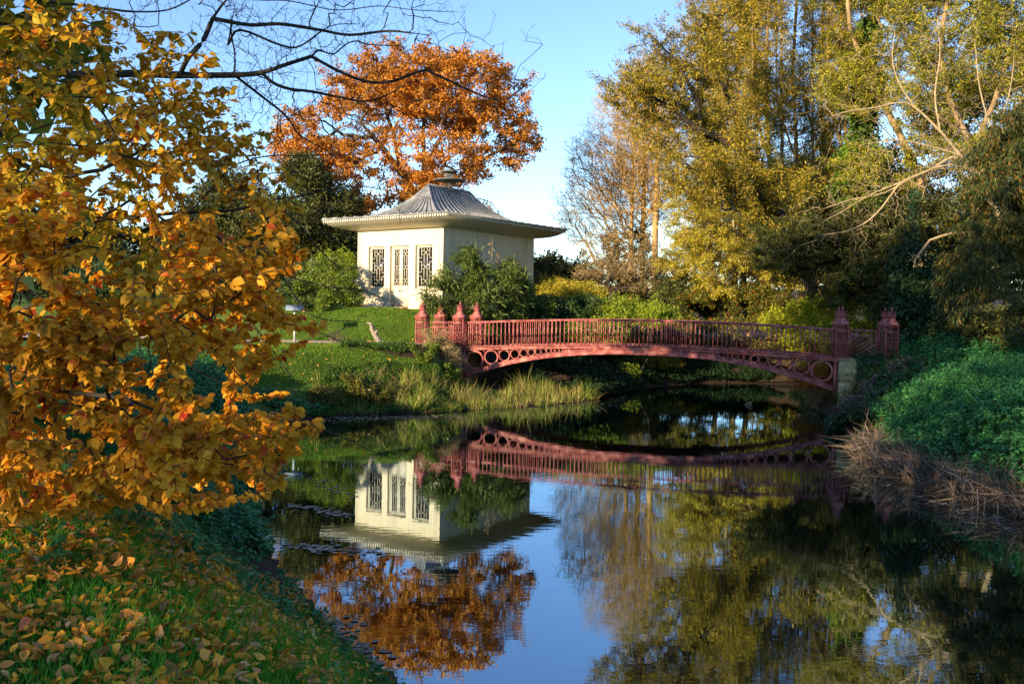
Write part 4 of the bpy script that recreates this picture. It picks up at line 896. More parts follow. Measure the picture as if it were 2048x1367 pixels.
# dark ivy column right of the pillars
att = lobes_pts([px_lobe(1832, 620, 38.5, 34, 80, .8), px_lobe(1850, 690, 37.5, 44, 40, .9), px_lobe(1820, 540, 39, 30, 50, .8)], 600, shell=.6)
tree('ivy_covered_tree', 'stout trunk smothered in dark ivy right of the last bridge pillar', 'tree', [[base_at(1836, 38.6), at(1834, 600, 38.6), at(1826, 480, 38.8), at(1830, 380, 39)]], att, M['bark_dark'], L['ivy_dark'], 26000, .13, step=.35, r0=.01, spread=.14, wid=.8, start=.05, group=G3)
# dark drooping tree, right edge, nearer
Y = 30; b = base_at(2120, Y)
tr = [[b, at(2120, 500, Y), at(2110, 300, Y), at(2110, 150, Y)]]
for y_ in (280, 380, 470, 560): tr.append([at(2112, y_-40, Y), at(2050, y_-50, 29.5), at(1975, y_-10, 29), at(1915, y_+50, 29)])
att = lobes_pts([px_lobe(*a) for a in [(2000, 330, 29.5, 60, 70, 1.4), (2040, 260, 29.5, 50, 50, 1.3), (1960, 430, 29, 50, 60, 1.3), (2040, 450, 29, 70, 70, 1.5), (1950, 540, 28.5, 60, 60, 1.3), (2030, 590, 28.5, 60, 60, 1.4), (1910, 590, 28.5, 40, 50, 1), (2090, 380, 30, 70, 150, 1.5), (2100, 540, 30, 70, 90, 1.5)]], 1700, shell=.2, void=.8, keep=.5)
tree('drooping_conifer', 'dark green drooping conifer with a few rusty sprays at the right edge above the nettles', 'tree', tr, att, M['bark_dark'], L['redwood'], 76000, .17, step=.3, r0=.007, spread=.1, wid=.16, droop=1.6, out=.5, start=.1, wpath=.3)
P_ = at(1980, 466, 33)
tr = [[np.array([at(2150, 600, 33)[0], 33, gz(at(2150, 600, 33)[0], 33)]), at(2150, 500, 33), at(2050, 458, 33), at(1980, 462, 33), at(1905, 466, 33), at(1860, 480, 33), at(1830, 520, 32.6)]]
att = lobes_pts([px_lobe(1835, 520, 32.8, 10, 24, .2)], 6, shell=.2)
tree('fallen_tree', 'pale bare leaning trunk lying almost level in front of the dark foliage at the right', 'tree', tr, att, M['bark_pale'], L['straw'], 60, .1, step=.3, r0=.02, e=1.7, spread=.2, start=.6)

# ---------------------------------------------------------------- unseen trees round the viewer, added and shaped to shade banks and bridge
def q2xy(q, m): return (-.6*q-.8*m, .8*q-.6*m)
for k, qm in enumerate(((-1, 30, 13), None, None, (20, 2, 15), (11.4, 5.2, 15.5), (15.2, 1.1, 15.5))):
    if qm is None: continue
    q_, m_, hgt = qm; x, y = q2xy(q_, m_)
    if k in (3, 4, 5): x, y = ((-13.6, 14.8), (-9.8, 1.2), (-10.2, 11.4))[k-3]
    z = gz(x, y); b = np.array([x, y, z-.1])
    lob = [(x, y, z+hgt*.62, 4.0, 4.0, hgt*.38), (x+1.5, y+1, z+hgt*.4, 3.4, 3.4, hgt*.3), (x-1.5, y-1, z+hgt*.35, 3.4, 3.4, hgt*.28)]
    if k in (4, 5): lob = [(x, y, z+10, 3.0, 3.0, 3.2), (x+.8, y+.8, z+7.0, 2.6, 2.6, 1.8), (x, y, z+13, 2.4, 2.4, 2.4)]
    if k == 5: lob += [(x-.5, y, z+4.6, 2.6, 2.6, 2.4)]
    att = lobes_pts(lob, 420)
    tree('unseen_shade_tree', ['unseen leafy tree behind the viewer, added for shade', 'unseen leafy tree far behind the viewer, added for shade', 'unseen leafy tree behind the viewer to the right, added for shade', 'unseen leafy tree on the left bank outside the picture, added for shade', 'unseen high crowned tree just behind the golden tree, added for shade', 'unseen high crowned tree on the left bank beyond the golden tree, added for shade', 'unseen thin tree behind the viewer to the left, added for shade'][k], 'tree',
         [[b, b+(0, 0, hgt*.4), b+(.2, .1, hgt*.85)]], att, M['bark_dark'], L['yew2'], (2500, 0, 0, 8000, 1800, 9000)[k], .5, step=.8, r0=.02, spread=.45, wid=.6, start=.15, group='unseen trees added for shade', skip=.025)

# ---------------------------------------------------------------- the golden tree at the left, near the viewer
GP = [(0, 0), (90, 0), (200, 10), (300, 60), (420, 90), (440, 150), (500, 200), (545, 260), (560, 300), (590, 340), (606, 395), (560, 420), (590, 460), (600, 505), (560, 540), (520, 560), (560, 590), (640, 628), (600, 660), (540, 690), (545, 740), (590, 780), (612, 830), (590, 880), (530, 905), (560, 935), (525, 960), (480, 975), (430, 960), (350, 1010), (250, 1010), (120, 1035), (0, 1040)]
HOLES = [[(150, 300), (250, 350), (240, 420), (150, 400)], [(380, 340), (450, 370), (560, 440), (560, 530), (470, 500), (400, 440)]]
b = np.array([-7.4, 7.6, gz(-7.4, 7.6)-.1])
r = np.random.default_rng(21); pts = []
while len(pts) < 3300:
    x = r.uniform(-60, 650); y = r.uniform(-60, 1040)
    xc = np.array([max(x, 1)]); yc = np.array([max(y, 1)])
    if not in_poly(xc, yc, GP)[0]: continue
    if any(in_poly(xc, yc, h)[0] for h in HOLES) and r.random() < .8: continue
    band = .5+.5*math.sin(y/58.+x/210.+2.2*math.sin(x/260.))       # layered sprays
    if r.random() > .30+.70*band: continue
    d = r.uniform(4.9, 9.2)
    if y > 430 and r.random() < .45: d = r.uniform(4.6, 6.0)
    p = at(x+r.normal()*16, y+r.normal()*14, d)
    if p[2] < gz(p[0], p[1])+.25: continue
    pts.append(p)
att = np.array(pts); h_ = hash3(att, .42)+.5*hash3(att, 1.1, 4); att = att[h_ > np.quantile(h_, .47)]
# the unseen rest of the crown, out of frame to the left and above
ex = lobes_pts([(-8.2, 7.5, 6.5, 2.6, 3.4, 3.0), (-7.5, 7.0, 10.0, 3.0, 3.4, 3.0), (-9, 5.5, 5.5, 2.4, 2.4, 2.4)], 750)
ex = ex[ex[:, 0] < -.58*ex[:, 1]-.3] if False else ex[(ex[:, 0] < -.60*ex[:, 1]) | (ex[:, 2] > 4+.36*ex[:, 1])]
att = np.vstack([att, ex])
tr = [[b, b+(.05, 0, 1.2), b+(.15, .1, 2.6), b+(.3, .2, 4.2), b+(.3, .3, 6.5)],
      [b+(.15, .1, 2.6), at(-60, 120, 7.6), at(20, 150, 7.4), at(120, 60, 7.2), at(190, 15, 7)],
      [b+(.05, 0, 1.2), at(-40, 330, 7.6), at(60, 420, 7.4), at(180, 445, 7.2), at(300, 430, 7.0), at(400, 420, 6.8), at(470, 400, 6.8)],
      [b+(.05, 0, 1.2), at(0, 300, 7.0), at(100, 360, 6.8), at(200, 340, 6.6), at(285, 300, 6.4), at(350, 210, 6.2)],
      [at(180, 445, 7.2), at(260, 400, 7.6), at(330, 440, 7.8), at(390, 500, 8), at(430, 560, 8)],
      [b+(0, 0, .6), at(-20, 640, 6.6), at(90, 600, 6.2), at(220, 610, 5.9), at(350, 640, 5.7), at(470, 730, 5.5)],
      [b+(0, 0, .4), at(-30, 800, 6.2), at(120, 780, 5.8), at(260, 800, 5.6), at(380, 850, 5.5), at(450, 920, 5.4)]]
P, par, tips = grow(tr, att, .16, .09, .18, 0, .12, .35, r=r)
rad = radii(P, par, .0028, 2.5)
root = empty('golden_tree', tuple(b), 0, 'broad leafed tree in golden yellow autumn leaf hanging over the near bank at the left', 'tree')
P0 = P-b; g = Geo(); limbs(g, P0, par, rad, thr=.012); g.build('trunk', M['bark_dark'], root, smooth=True)
def big_leaves(g, P, par, rad, n, thr, size, r, sel=None):
    cand = np.nonzero((rad < thr) & (par >= 0))[0]
    if sel is not None: cand = cand[sel(P[cand])]
    if not len(cand): return
    c = cand[r.integers(0, len(cand), n)]; t = r.random((n, 1)); p = P[c]*(1-t)+P[par[c]]*t
    tw = unit(P[c]-P[par[c]]); side = unit(np.cross(tw, [0, 0, 1.]))*np.where(r.random(n) < .5, -1, 1)[:, None]
    d = unit(tw*.6+side*.8+np.array([0, 0, -.45])+r.normal(size=(n, 3))*.38)
    nr = unit(np.array([0, 0, 1.])*.9+r.normal(size=(n, 3))*.5+np.array([.05, -.45, 0]))
    X, Y, Z = basis(d, nr); s = size*(.55+.65*r.random(n)); p = p+d*.01
    inst(g, LF_V, p, X, Y, Z, np.stack([s, s*(.62+.24*r.random(n)), s*(.6+1.6*r.random(n))], 1), LF_Q, LF_T)
green = lambda Q: vnoise(Q[:, 0]+9, Q[:, 2]*1.0+Q[:, 1]*.5, .9, 5) > .80
low = lambda Q: Q[:, 2]+1.6*vnoise(Q[:, 0], Q[:, 2]*2+Q[:, 1], .8, 6) < 3.1
g = Geo(); big_leaves(g, P0, par, rad, 27000, .0062, .066, r, lambda Q: ~green(Q) & ~low(Q)); g.build('crown', L['beech'], root, smooth=True)
g = Geo(); big_leaves(g, P0, par, rad, 32000, .0062, .070, r, lambda Q: ~green(Q) & low(Q)); g.build('crown', L['beech_orange'], root, smooth=True)
g = Geo(); big_leaves(g, P0, par, rad, 6000, .0062, .072, r, green); g.build('crown', L['beech_green'], root, smooth=True)

# ---------------------------------------------------------------- bare limbs reaching in from a leafless tree off to the upper left
def catmull(L_, m=4):
    L_ = np.asarray(L_, float)
    if len(L_) < 3: return L_
    E_ = np.vstack([2*L_[0]-L_[1], L_, 2*L_[-1]-L_[-2]]); out = []
    for i in range(1, len(E_)-2):
        for j in range(m):
            t = j/m; a, b_, c, d = E_[i-1], E_[i], E_[i+1], E_[i+2]
            out.append(.5*((2*b_)+(c-a)*t+(2*a-5*b_+4*c-d)*t*t+(3*b_-a-3*c+d)*t**3))
    return np.array(out+[L_[-1]])
def limb_tree(name, label, base, lines, natt, size, spread, seed, twr=.0015, step=.13, group=None, up=.3, bark='bark_dark', wg=.06):
    r = np.random.default_rng(seed); base = np.array(base); lines = [catmull(np.array(l)) for l in lines]
    A = []
    for l in lines[1:]:
        seg = np.linalg.norm(np.diff(l, axis=0), axis=1); cum = np.concatenate([[0], np.cumsum(seg)]); m = int(natt*cum[-1])
        for u in r.uniform(.0, cum[-1], m):
            i = min(np.searchsorted(cum, u)-1, len(seg)-1); i = max(i, 0); p = l[i]+(l[i+1]-l[i])*(u-cum[i])/seg[i]; t = unit(l[i+1]-l[i])
            sd = unit(np.cross(t, [.2, 1, .1])*r.choice([-1, 1])+r.normal(size=3)*.5+t*.9+np.array([0, 0, up*.4]))
            ln_ = spread*min(1, (cum[-1]-u)/1.2+.12)*r.uniform(.2, 1.25)**1.4; bend = r.normal(size=3)*.12
            for j in (.3, .65, 1.): A.append(p+(sd+bend*j)*ln_*j)
            if ln_ > .3:
                for _ in range(3): q = r.uniform(.25, .9); A.append(p+(sd+bend*q)*ln_*q+unit(sd+r.normal(size=3)*.6)*ln_*.35)
    A = np.array(A)
    P, par, tips = grow(lines, A, step, wg, .05, 0, .0, .2, up=0, r=r)
    # short spurs with buds on every twig
    n = len(P); k = int(n*.8); c = r.integers(1, n, k); c = c[par[c] >= 0]; t = unit(P[c]-P[par[c]]); sd = unit(np.cross(t, r.normal(size=(len(c), 3)))+t*.8)
    E_ = P[c]+sd*r.uniform(.02, .07, (len(c), 1)); P = np.vstack([P, E_]); par = np.concatenate([par, c])
    A_ = np.zeros(len(P)); rad = np.full(len(P), twr)
    rad = radii_any(P, par, twr, 2.35)
    root = empty(name, tuple(base), 0, label, 'tree', group); g = Geo(); limbs(g, P-base, par, rad, thr=.011); g.build('trunk', M[bark], root, smooth=True)
    return root
def radii_any(P, par, r0, e):
    n = len(P); order = np.argsort([0]*n, kind='stable'); A = np.zeros(n); dep = np.zeros(n, int)
    for i in range(n):
        if par[i] >= 0: dep[i] = dep[par[i]]+1
    for i in np.argsort(-dep, kind='stable'):
        if A[i] == 0: A[i] = r0**e
        if par[i] >= 0: A[par[i]] += A[i]
    return A**(1/e)
Y = 9.5; bb = np.array([-8.8, 10.4, gz(-8.8, 10.4)-.1])
def ln(d, *pts): return [at(x, y, d) for x, y in pts]
lines = [[bb, bb+(0, 0, 2), bb+(.3, -.2, 4.2), bb+(.9, -.4, 6.6)],
  [bb+(.3, -.2, 4.2)]+ln(9.6, (-40, 60), (60, 130), (160, 150), (262, 147), (360, 150), (468, 150), (524, 145), (575, 128), (623, 113)),
  ln(9.6, (623, 113))+ln(9.4, (637, 101), (665, 108), (680, 98), (696, 86), (715, 82), (735, 88), (790, 92)),
  ln(9.6, (623, 113))+ln(9.2, (665, 136), (707, 155), (748, 165), (790, 161), (846, 141), (873, 150), (915, 169), (957, 188), (999, 200), (1025, 190), (1053, 169)),
  ln(9.6, (524, 145))+ln(9.0, (545, 165), (580, 178), (623, 183), (693, 197), (729, 202), (770, 192), (812, 166)),
  ln(9.6, (360, 150))+ln(9.4, (375, 118), (407, 80), (426, 37), (456, -5), (500, -60)),
  [bb+(.9, -.4, 6.6)]+ln(9.2, (20, -30), (110, 5), (150, 9), (225, 19), (262, 23), (328, 21), (375, 2), (420, -30)),
  ln(9.2, (426, 37))+ln(9.0, (500, 50), (560, 48), (640, 60), (700, 70), (780, 62), (855, 70)),
  ln(9.2, (456, -5))+ln(9.0, (520, 0), (580, 2), (655, 18), (698, 19), (760, 12), (830, 20), (930, 25)),
  ln(9.2, (456, 90))+ln(9.0, (480, 60), (560, 90), (600, 92), (660, 52), (720, 48)),
  ln(9.6, (468, 150))+ln(9.8, (470, 110), (462, 60), (470, 10)),
  ln(9.6, (468, 150))+ln(10, (520, 190), (570, 230), (600, 270), (650, 300), (690, 330))]
limb_tree('bare_limbed_tree', 'leafless dark tree whose bare twiggy limbs reach over the pond from the upper left', bb, lines, 34, .0, .85, 5)
Y = 43; b3 = base_at(2020, Y)
limb_tree('leaning_tree', 'pale leaning tree whose bare combed branches fan out to the left above the dark evergreens', b3, [[b3]+ln(43, (2015, 560), (2000, 440), (1960, 350)),
  ln(43, (1960, 350), (1920, 310), (1880, 262), (1830, 215), (1800, 205), (1750, 215), (1700, 222), (1640, 238)), ln(43, (1830, 215), (1800, 170), (1785, 120), (1790, 60)), ln(43, (1880, 262), (1870, 190), (1880, 110), (1875, 40)),
  ln(43, (1990, 420))+ln(42, (1920, 318), (1860, 340), (1800, 365), (1740, 390), (1680, 425), (1620, 455)), ln(43, (1960, 350))+ln(42, (1900, 330), (1830, 352), (1770, 385), (1700, 400), (1640, 420)),
  ln(42, (1800, 365), (1750, 430), (1700, 460), (1640, 470)), ln(43, (1920, 310), (1850, 290), (1790, 280), (1720, 290)), ln(43, (1960, 350), (1990, 280), (2020, 180), (2030, 90)), ln(43, (1990, 280), (1960, 180), (1950, 80))], 14, 0, 2.1, 17, twr=.0036, step=.3, group='tall olive trees beyond the footbridge', bark='bark_pale', wg=.08)
Y = 8
b2 = np.array([-7.9, 9.2, gz(-7.9, 9.2)-.1])
lines = [[b2, b2+(.05, 0, 1.), b2+(.2, 0, 2.1)],
  [b2+(.2, 0, 2.1)]+ln(8.2, (60, 470), (200, 440), (300, 430), (380, 425), (470, 420), (540, 400), (600, 392), (700, 372), (760, 378), (818, 388), (887, 402)),
  [b2+(.05, 0, 1.)]+ln(8.0, (120, 500), (260, 470), (340, 440), (400, 450), (470, 500), (560, 545), (640, 570), (716, 579), (747, 589), (785, 603), (822, 624), (835, 630)),
  ln(8.2, (470, 420))+ln(8.1, (520, 360), (540, 347), (590, 345), (651, 355)), ln(8.2, (380, 425))+ln(8.4, (430, 370), (470, 330), (540, 311), (600, 312), (651, 309), (720, 308), (770, 291)),
  ln(8.0, (400, 450))+ln(7.8, (440, 560), (500, 640), (560, 720), (600, 770), (660, 800)),
  ln(8.0, (470, 500))+ln(7.8, (520, 600), (570, 640), (640, 665), (700, 690), (740, 700)),
  ln(8.0, (560, 545))+ln(7.9, (610, 620), (660, 640), (730, 645), (790, 680)),
  ln(7.8, (440, 560))+ln(6.6, (430, 640), (470, 740), (540, 800), (612, 841), (653, 861), (697, 879), (744, 902), (785, 915), (808, 910)),
  ln(8.2, (540, 400))+ln(8.0, (600, 450), (640, 500), (690, 540), (720, 520))]
limb_tree('drooping_branched_tree', 'slim dark tree behind the golden leaves, thin bare branches crossing before the pavilion', b2, lines, 7, 0, .55, 9, group=None)

# ---------------------------------------------------------------- ground cover near the viewer
r = np.random.default_rng(31)
near = lambda X, Y, s, r: (X > -.62*Y-1.2) & (s > .05)
p, s = ground_pts(150000, -7, 1.0, 2.4, 12.5, r, lambda X, Y, s, r: near(X, Y, s, r) & (r.random(len(X)) < np.clip(6.5/Y, .35, 1)**1.2) & (vnoise(X, Y, .35, 8)+.3*r.random(len(X)) > .35))
g = Geo(); n = len(p); blades(g, p, .06+.095*r.random(n)*(.5+vnoise(p[:, 0], p[:, 1], .6, 9)), .0045+.004*r.random(n), .45, .9, r)
tag(g.build('near_grass', L['grass'], smooth=False), 'green grass on the near bank among fallen leaves', 'grass', kind='stuff')
p, s = ground_pts(54000, -8, 1.0, 2.3, 12.5, r, lambda X, Y, s, r: near(X, Y, s, r) & (r.random(len(X)) < .10+.75*smooth((-X-.25*Y+1.2)/2.)*1.0) & (vnoise(X, Y, .5, 12)+.55*r.random(len(X)) > .5))
n = len(p); g = Geo(); d = unit(np.stack([r.normal(size=n), r.normal(size=n), r.normal(size=n)*.35], 1)); nr = unit(r.normal(size=(n, 3))*.42+(0, 0, 1.)); X, Yv, Z = basis(d, nr)
p[:, 2] += .03+.07*r.random(n); sz = .034+.055*r.random(n)**1.3
inst(g, LF_V, p-X*sz[:, None]*.5, X, Yv, Z, np.stack([sz, sz*(.5+.45*r.random(n)), sz*r.normal(size=n)*2.3], 1), LF_Q, LF_T)
tag(g.build('fallen_leaves', L['fallen']), 'orange and brown fallen leaves covering the near bank', 'fallen leaves', kind='stuff')

def nettles(name, label, p, hgt, size, r, per=11, mat='nettle', cat='nettles'):
    n = len(p); g = Geo(); top = p+np.stack([r.normal(size=n)*.08, r.normal(size=n)*.08, hgt*(.7+.5*r.random(n))], 1)
    k = per; idx = np.repeat(np.arange(n), k); t = 1-.75*r.random(n*k)**1.3
    q = p[idx]+(top-p)[idx]*t[:, None]; a = r.random(n*k)*6.283; d = unit(np.stack([np.cos(a), np.sin(a), -.12-.35*r.random(n*k)], 1))
    nr = unit(np.array([0, 0, 1.])+r.normal(size=(n*k, 3))*.28); X, Yv, Z = basis(d, nr); s_ = size*(.6+.6*r.random(n*k))*(1.25-.5*t)
    inst(g, HT_V, q+d*.02, X, Yv, Z, np.stack([s_, s_, s_*1.3], 1), HT_Q, HT_T)
    B = BL_V; w = np.full(n, .008); dd = unit(top-p); X, Yv, Z = basis(dd, rnd_dir(n, r)); L_ = np.linalg.norm(top-p, axis=1)
    inst(g, [(0, -.5, 0), (0, .5, 0), (1, .3, 0), (1, -.3, 0)], p, X, Yv, Z, np.stack([L_, w, w], 1), [(0, 1, 2, 3)])
    return tag(g.build(name, L[mat]), label, cat, kind='stuff')
def nearn(X, Y, s, r):
    edge = s < .9+.5*vnoise(X, Y, .8, 15)
    patch = (Y > 6.0) & (Y < 10.5) & (X < -1.9-.05*Y) & (vnoise(X, Y, .9, 16) > .28) & (X > -.5*Y-.6)
    few = (vnoise(X, Y, .45, 17) > .80) & (Y > 4.5)
    return (X > -.62*Y-1) & (s > .02) & ((edge & (Y > 9.0) & (vnoise(X, Y, .7, 18) > .3)) | patch | (few & (r.random(len(X)) < .5)))
p, s = ground_pts(7000, -9, .6, 4, 17, r, nearn)
nettles('near_nettles', 'dark green nettles along the edge of the near bank', p[::2], .19, .065, r, 12)
p, s = ground_pts(9000, -11, -3.2, 14, 33, r, lambda X, Y, s, r: (s > .02) & (s < 5) & (vnoise(X, Y, 1.2, 22) > .25))
nettles('far_nettles', 'dark undergrowth on the left bank beyond the golden leaves', p, .4, .12, r, 9)
p, s = ground_pts(26000, 8.5, 27, 14, 37, r, lambda X, Y, s, r: (s > .42+.5*vnoise(X, Y, .8, 25)) & (s < 13) & (X < .72*Y+3) & (r.random(len(X)) < np.where(s > 6, .4, 1)) & ~((Y > 29) & (X < 11.6+.35*(Y-29))))
hh = .18+.7*vnoise(p[:, 0], p[:, 1], 1.3, 26)+.2*smooth((s-1)/3)+.2*vnoise(p[:, 0], p[:, 1], .5, 27)
nettles('nettle_bank', 'blue green bank of nettles on the right shore', p, hh, .115, r, 12)

# dead reeds along the right bank
p, s = ground_pts(30000, 8.2, 14, 12, 26.5, r, lambda X, Y, s, r: (s > -.02) & (s < .55+.5*vnoise(X, Y, 1.0, 31)))
p = p[:5000]; s = s[:5000]; n = len(p); g = Geo(); blades(g, p-(0, 0, .1), .25+.65*r.random(n), .018+.014*r.random(n), .5, 1.1, r)
k = 1500; q = p[r.integers(0, n, k)].copy(); q[:, 2] += r.random(k)*.45; q[:, :2] += r.normal(size=(k, 2))*.2; d = unit(np.stack([r.normal(size=k), r.normal(size=k)*.6, r.normal(size=k)*.45], 1)); X, Yv, Z = basis(d, rnd_dir(k, r))
inst(g, BL_V, q, X, Yv, Z, np.stack([.4+.7*r.random(k), .015+.012*r.random(k), r.normal(size=k)*.25], 1), BL_Q, BL_T)
tag(g.build('dead_reeds', L['deadreed']), 'tangle of brown dead reeds along the right edge of the water', 'dead reeds', kind='stuff')
# fallen reed litter floating in front of them and weed at the left shore
g = Geo(); q = []
for x0, y0, x1, y1, sp, m in ((1690, 935, 2048, 1062, 14, 200), (1850, 985, 2048, 1050, 14, 90), (620, 838, 930, 832, 8, 500), (930, 812, 1190, 802, 7, 500), (1090, 818, 1250, 812, 12, 60), (560, 930, 700, 985, 14, 50), (580, 1010, 700, 1030, 8, 90), (575, 1090, 760, 1105, 12, 90), (640, 1235, 760, 1330, 26, 110)):
    t = r.random(m)
    for tt in t:
        x = x0+(x1-x0)*tt+r.normal()*sp; y = y0+(y1-y0)*tt+r.normal()*sp*.4
        v = _F*_f+_R*(x-1024)-_U*(y-683.5); q.append(EYE+v*(-(4.-.008)/v[2]))
for _ in range(0):
    yy = r.uniform(11, 44); q.append(np.array([-3+r.random()*(.26*yy+3), yy, 0.]) if r.random() < .75 else np.array([3+r.normal()*1.5, 34+r.normal()*4, 0]))
q = np.array(q); n = len(q); sd = shore_dist(q[:, 0], q[:, 1]); q = q[sd < .02]; n = len(q); q[:, 2] = .008+.006*r.random(n)
a = r.random(n)*6.283; d = np.stack([np.cos(a), np.sin(a)*.6, a*0], 1); X, Yv, Z = basis(d, np.tile([0, 0, 1.], (n, 1))); sz = .05+.10*r.random(n)
inst(g, LF_V, q, X, Yv, Z, np.stack([sz*np.where(q[:, 0] > 5, 2.5, 1), sz*np.where(q[:, 0] > 5, .25, .8), sz*.15], 1), LF_Q, LF_T)
tag(g.build('floating_litter', L['float']), 'pale leaves and reed litter floating at the water edges', 'floating litter', kind='stuff')

# reeds and grasses on the left shore in front of the bridge
g = Geo()
def clump(x0, x1, y0, y1, n, h0, h1, w=.016, lean=.34, mat=None, keep=None):
    p, s = ground_pts(n*3, x0, x1, y0, y1, r, keep or (lambda X, Y, s, r: (s < 2.6)&(vnoise(X,Y,.45,40)+.25*r.random(len(X))>.52))); p = p[:n]; m = len(p)
    blades(g, p-(0, 0, .06), h0*.6+(h1-h0*.6)*r.random(m)*(.25+1.5*vnoise(p[:, 0], p[:, 1], .7, 41)**1.6), w*(.6+.8*r.random(m)), lean, 1.2, r)
clump(-2.6, 4.4, 34.8, 41.5, 4300, .3, .9)
clump(-4.4, -2.0, 33.6, 37, 1700, .3, .9)
clump(-7.6, -4.0, 31.5, 35.5, 1400, .2, .5)
tag(g.build('green_reeds', L['reed']), 'green and straw reeds along the shore before the left end of the bridge', 'reeds', kind='stuff')
g = Geo(); clump(-2.6, 4.2, 35.2, 41.5, 600, .4, 1.0, .014, .45); clump(-6, -2, 34, 38, 900, .3, .7, .012, .6)
tag(g.build('straw_reeds', L['straw']), 'bleached straw stems among the reeds', 'reeds', kind='stuff')
# low leafy cover on the left shore, watercress and herbs
p, s = ground_pts(16000, -7.4, -1.8, 32.5, 40.5, r, lambda X, Y, s, r: (s < 2.8+1.2*vnoise(X, Y, 1.5, 44)) | ((np.hypot(X+6.4, (Y-39.6)*1.6) < 1.4+.9*vnoise(X, Y, .6, 46))))
nettles('shore_herbs', 'low green herbs and watercress on the left shore of the pond', p[:4200], .06+.3*vnoise(p[:4200, 0], p[:4200, 1], .9, 45)**1.5, .075, r, 8, 'ivy')
p, s = ground_pts(20000, 0, 19, 39.5, 56, r, lambda X, Y, s, r: (s < 5) & (vnoise(X, Y, 1.1, 62) > .3) & ~((X < 5) & (Y < 41.5)))
nettles('undergrowth', 'dark leafy undergrowth on the shaded banks under and beyond the footbridge', p[:8000], .25+.5*vnoise(p[:8000, 0], p[:8000, 1], 1.2, 63), .14, r, 9, 'ivy_dark', 'undergrowth')
p, s = ground_pts(9000, 9.5, 20, 29, 40, r, lambda X, Y, s, r: (vnoise(X, Y, .8, 64) > .4) & (X > 11) & (s > .3))
nettles('bank_weeds', 'brown and green weeds between the right abutment and the nettle bank', p[:2600], .2+.5*vnoise(p[:2600, 0], p[:2600, 1], .9, 65), .09, r, 10, 'holly', 'weeds')
# dry brush by the left bridge end
def brush(name, label, lobes, mat, n, size, seed, cat='shrub', wid=.2, natt=420, **k):
    return bush(name, label, cat, lobes, mat, n, size, natt, r0=.005, step=.22, spread=.07, wid=wid, **k)
brush('dry_brush', 'straw coloured dry brush spilling down the bank in front of the left bridge pillars', [(860, 712, 40.4, 46, 26, .8), (890, 724, 40.2, 32, 30, .7), (842, 735, 39.6, 46, 30, .8), (875, 700, 40.6, 34, 22, .6)], 'straw', 16000, .08, 3, natt=900)
brush('bank_bush', 'dark green brambly bush below the dry brush on the left shore', [(850, 765, 38.6, 46, 24, .8), (888, 765, 39.2, 34, 34, .7), (805, 775, 37.5, 46, 22, .8)], 'laurel', 12000, .08, 4, wid=.5)
brush('bank_bush', 'dark tangled bush on the left shore near the lawn edge', [(720, 790, 35.2, 60, 22, .9), (650, 800, 34.2, 50, 24, .9), (770, 800, 35.6, 40, 20, .8)], 'holly', 12000, .08, 5, wid=.5)
brush('rusty_weed', 'small rusty brown weed standing on the path edge left of the stump', [(672, 682, 42.3, 18, 16, .4)], 'deadreed', 1500, .06, 6, natt=120, cat='weed')
brush('brown_brush', 'brown tangled brush below the ivy at the right bridge abutment', [(1720, 815, 34.2, 40, 22, .8), (1775, 775, 34.6, 45, 26, .9), (1700, 850, 32.5, 36, 26, .8), (1820, 735, 35, 40, 26, .9)], 'deadreed', 9000, .09, 7, natt=700, wid=.35)
brush('bank_bush', 'dark bush overhanging the water between the right abutment and the dead reeds', [(1700, 860, 31, 36, 30, .9), (1750, 835, 32, 36, 26, .9), (1725, 890, 28.6, 26, 20, .7)], 'ivy_dark', 12000, .09, 8, natt=420, wid=.6)
brush('orange_weeds', 'orange and yellow weeds hanging under the right end of the arch', [(1640, 800, 38.6, 22, 22, .6), (1615, 800, 39.6, 24, 18, .7)], 'straw', 3500, .07, 9, natt=260)
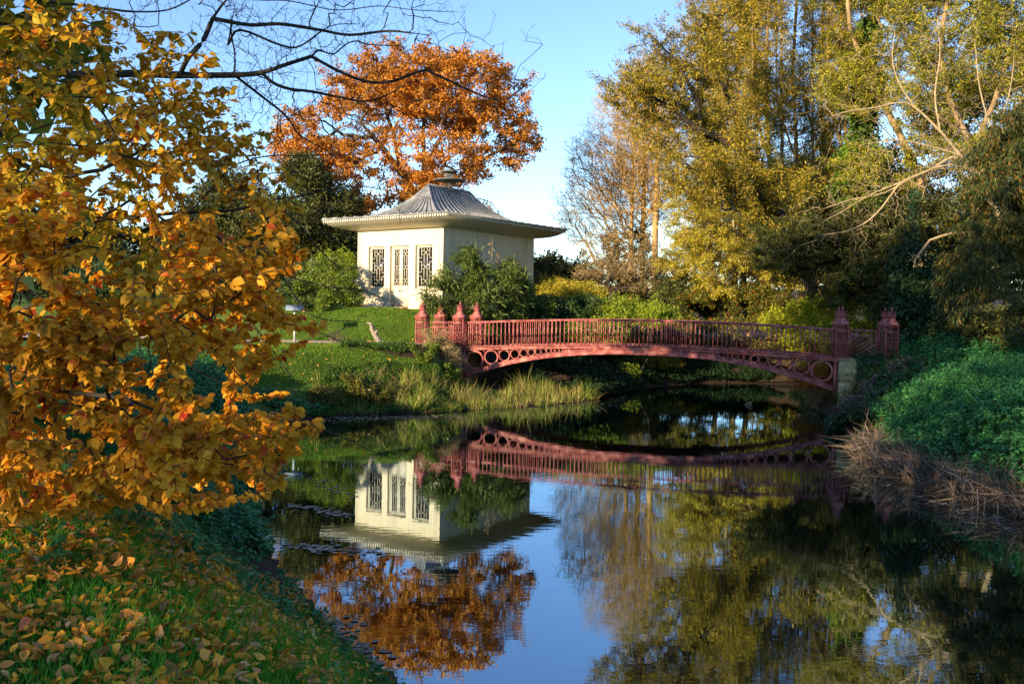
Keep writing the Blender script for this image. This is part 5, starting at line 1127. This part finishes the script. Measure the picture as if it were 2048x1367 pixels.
# ivy on the abutment face
g = Geo(); n = 5200; ss = BL+.55+1.0*r.random(n)**.8*1.6; zz = 2.36-1.75*r.random(n)**1.1; k_ = (ss < BL+1.4) | (vnoise(ss*3, zz*3, .5, 50) > .4); ss = ss[k_]; zz = zz[k_]; n = len(ss)
q = np.array([bridge_pt(a, -.36-.10*r.random(), c) for a, c in zip(ss, zz)]); fwd = -np.array([.2841, .9588, 0])
d = unit(r.normal(size=(n, 3))*.5+(0, 0, -.8)+fwd*.3); X, Yv, Z = basis(d, unit(fwd+r.normal(size=(n, 3))*.35)); s_ = .07+.04*r.random(n)
inst(g, HT_V, q, X, Yv, Z, np.stack([s_, s_, s_], 1), HT_Q, HT_T)
k = 900; ss = BL+.4+r.random(k)*1.8; q = np.array([bridge_pt(a, -.35+.4*r.random(), 2.33+.08*r.random()) for a in ss]); d = rnd_dir(k, r); X, Yv, Z = basis(d, unit(r.normal(size=(k, 3))*.5+(0, 0, 1.))); inst(g, HT_V, q, X, Yv, Z, np.full(k, .08), HT_Q, HT_T)
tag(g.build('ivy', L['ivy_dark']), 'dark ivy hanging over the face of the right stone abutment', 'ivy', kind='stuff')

# leaves blown over the lawns
p, s = ground_pts(1100, -11, -1.6, 33, 47.2, r, lambda X, Y, s, r: (s > 1.5) & (vnoise(X, Y, 2.2, 61)+.4*r.random(len(X)) > .55))
n = len(p); g = Geo(); d = unit(np.stack([r.normal(size=n), r.normal(size=n), r.normal(size=n)*.2], 1)); X, Yv, Z = basis(d, unit(r.normal(size=(n, 3))*.4+(0, 0, 1.))); sz = .06+.06*r.random(n)
inst(g, LF_V, p+(0, 0, .06), X, Yv, Z, np.stack([sz, sz*.8, sz], 1), LF_Q, LF_T)
tag(g.build('lawn_leaves', L['fallen']), 'scattered dry leaves blown over the lawn below the pavilion', 'fallen leaves', kind='stuff')
# lawn blades in the middle distance
p, s = ground_pts(190000, -11.5, -1.6, 33, 47.2, r, lambda X, Y, s, r: (s > 2.2) & (X > -.34*Y-1) & ~((Y > 41.2+np.clip(-X-9, 0, 40)*.02) & (Y < 43.5)) & (np.hypot(X+4.6, Y-40.2) > 1.6+vnoise(X, Y, .8, 60)))
n = len(p); g = Geo(); blades(g, p, .035+.05*r.random(n), .012+.008*r.random(n), .5, .8, r)
tag(g.build('lawn', L['lawn']), 'mown lawn on both sides of the gravel path below the pavilion', 'lawn', kind='stuff')
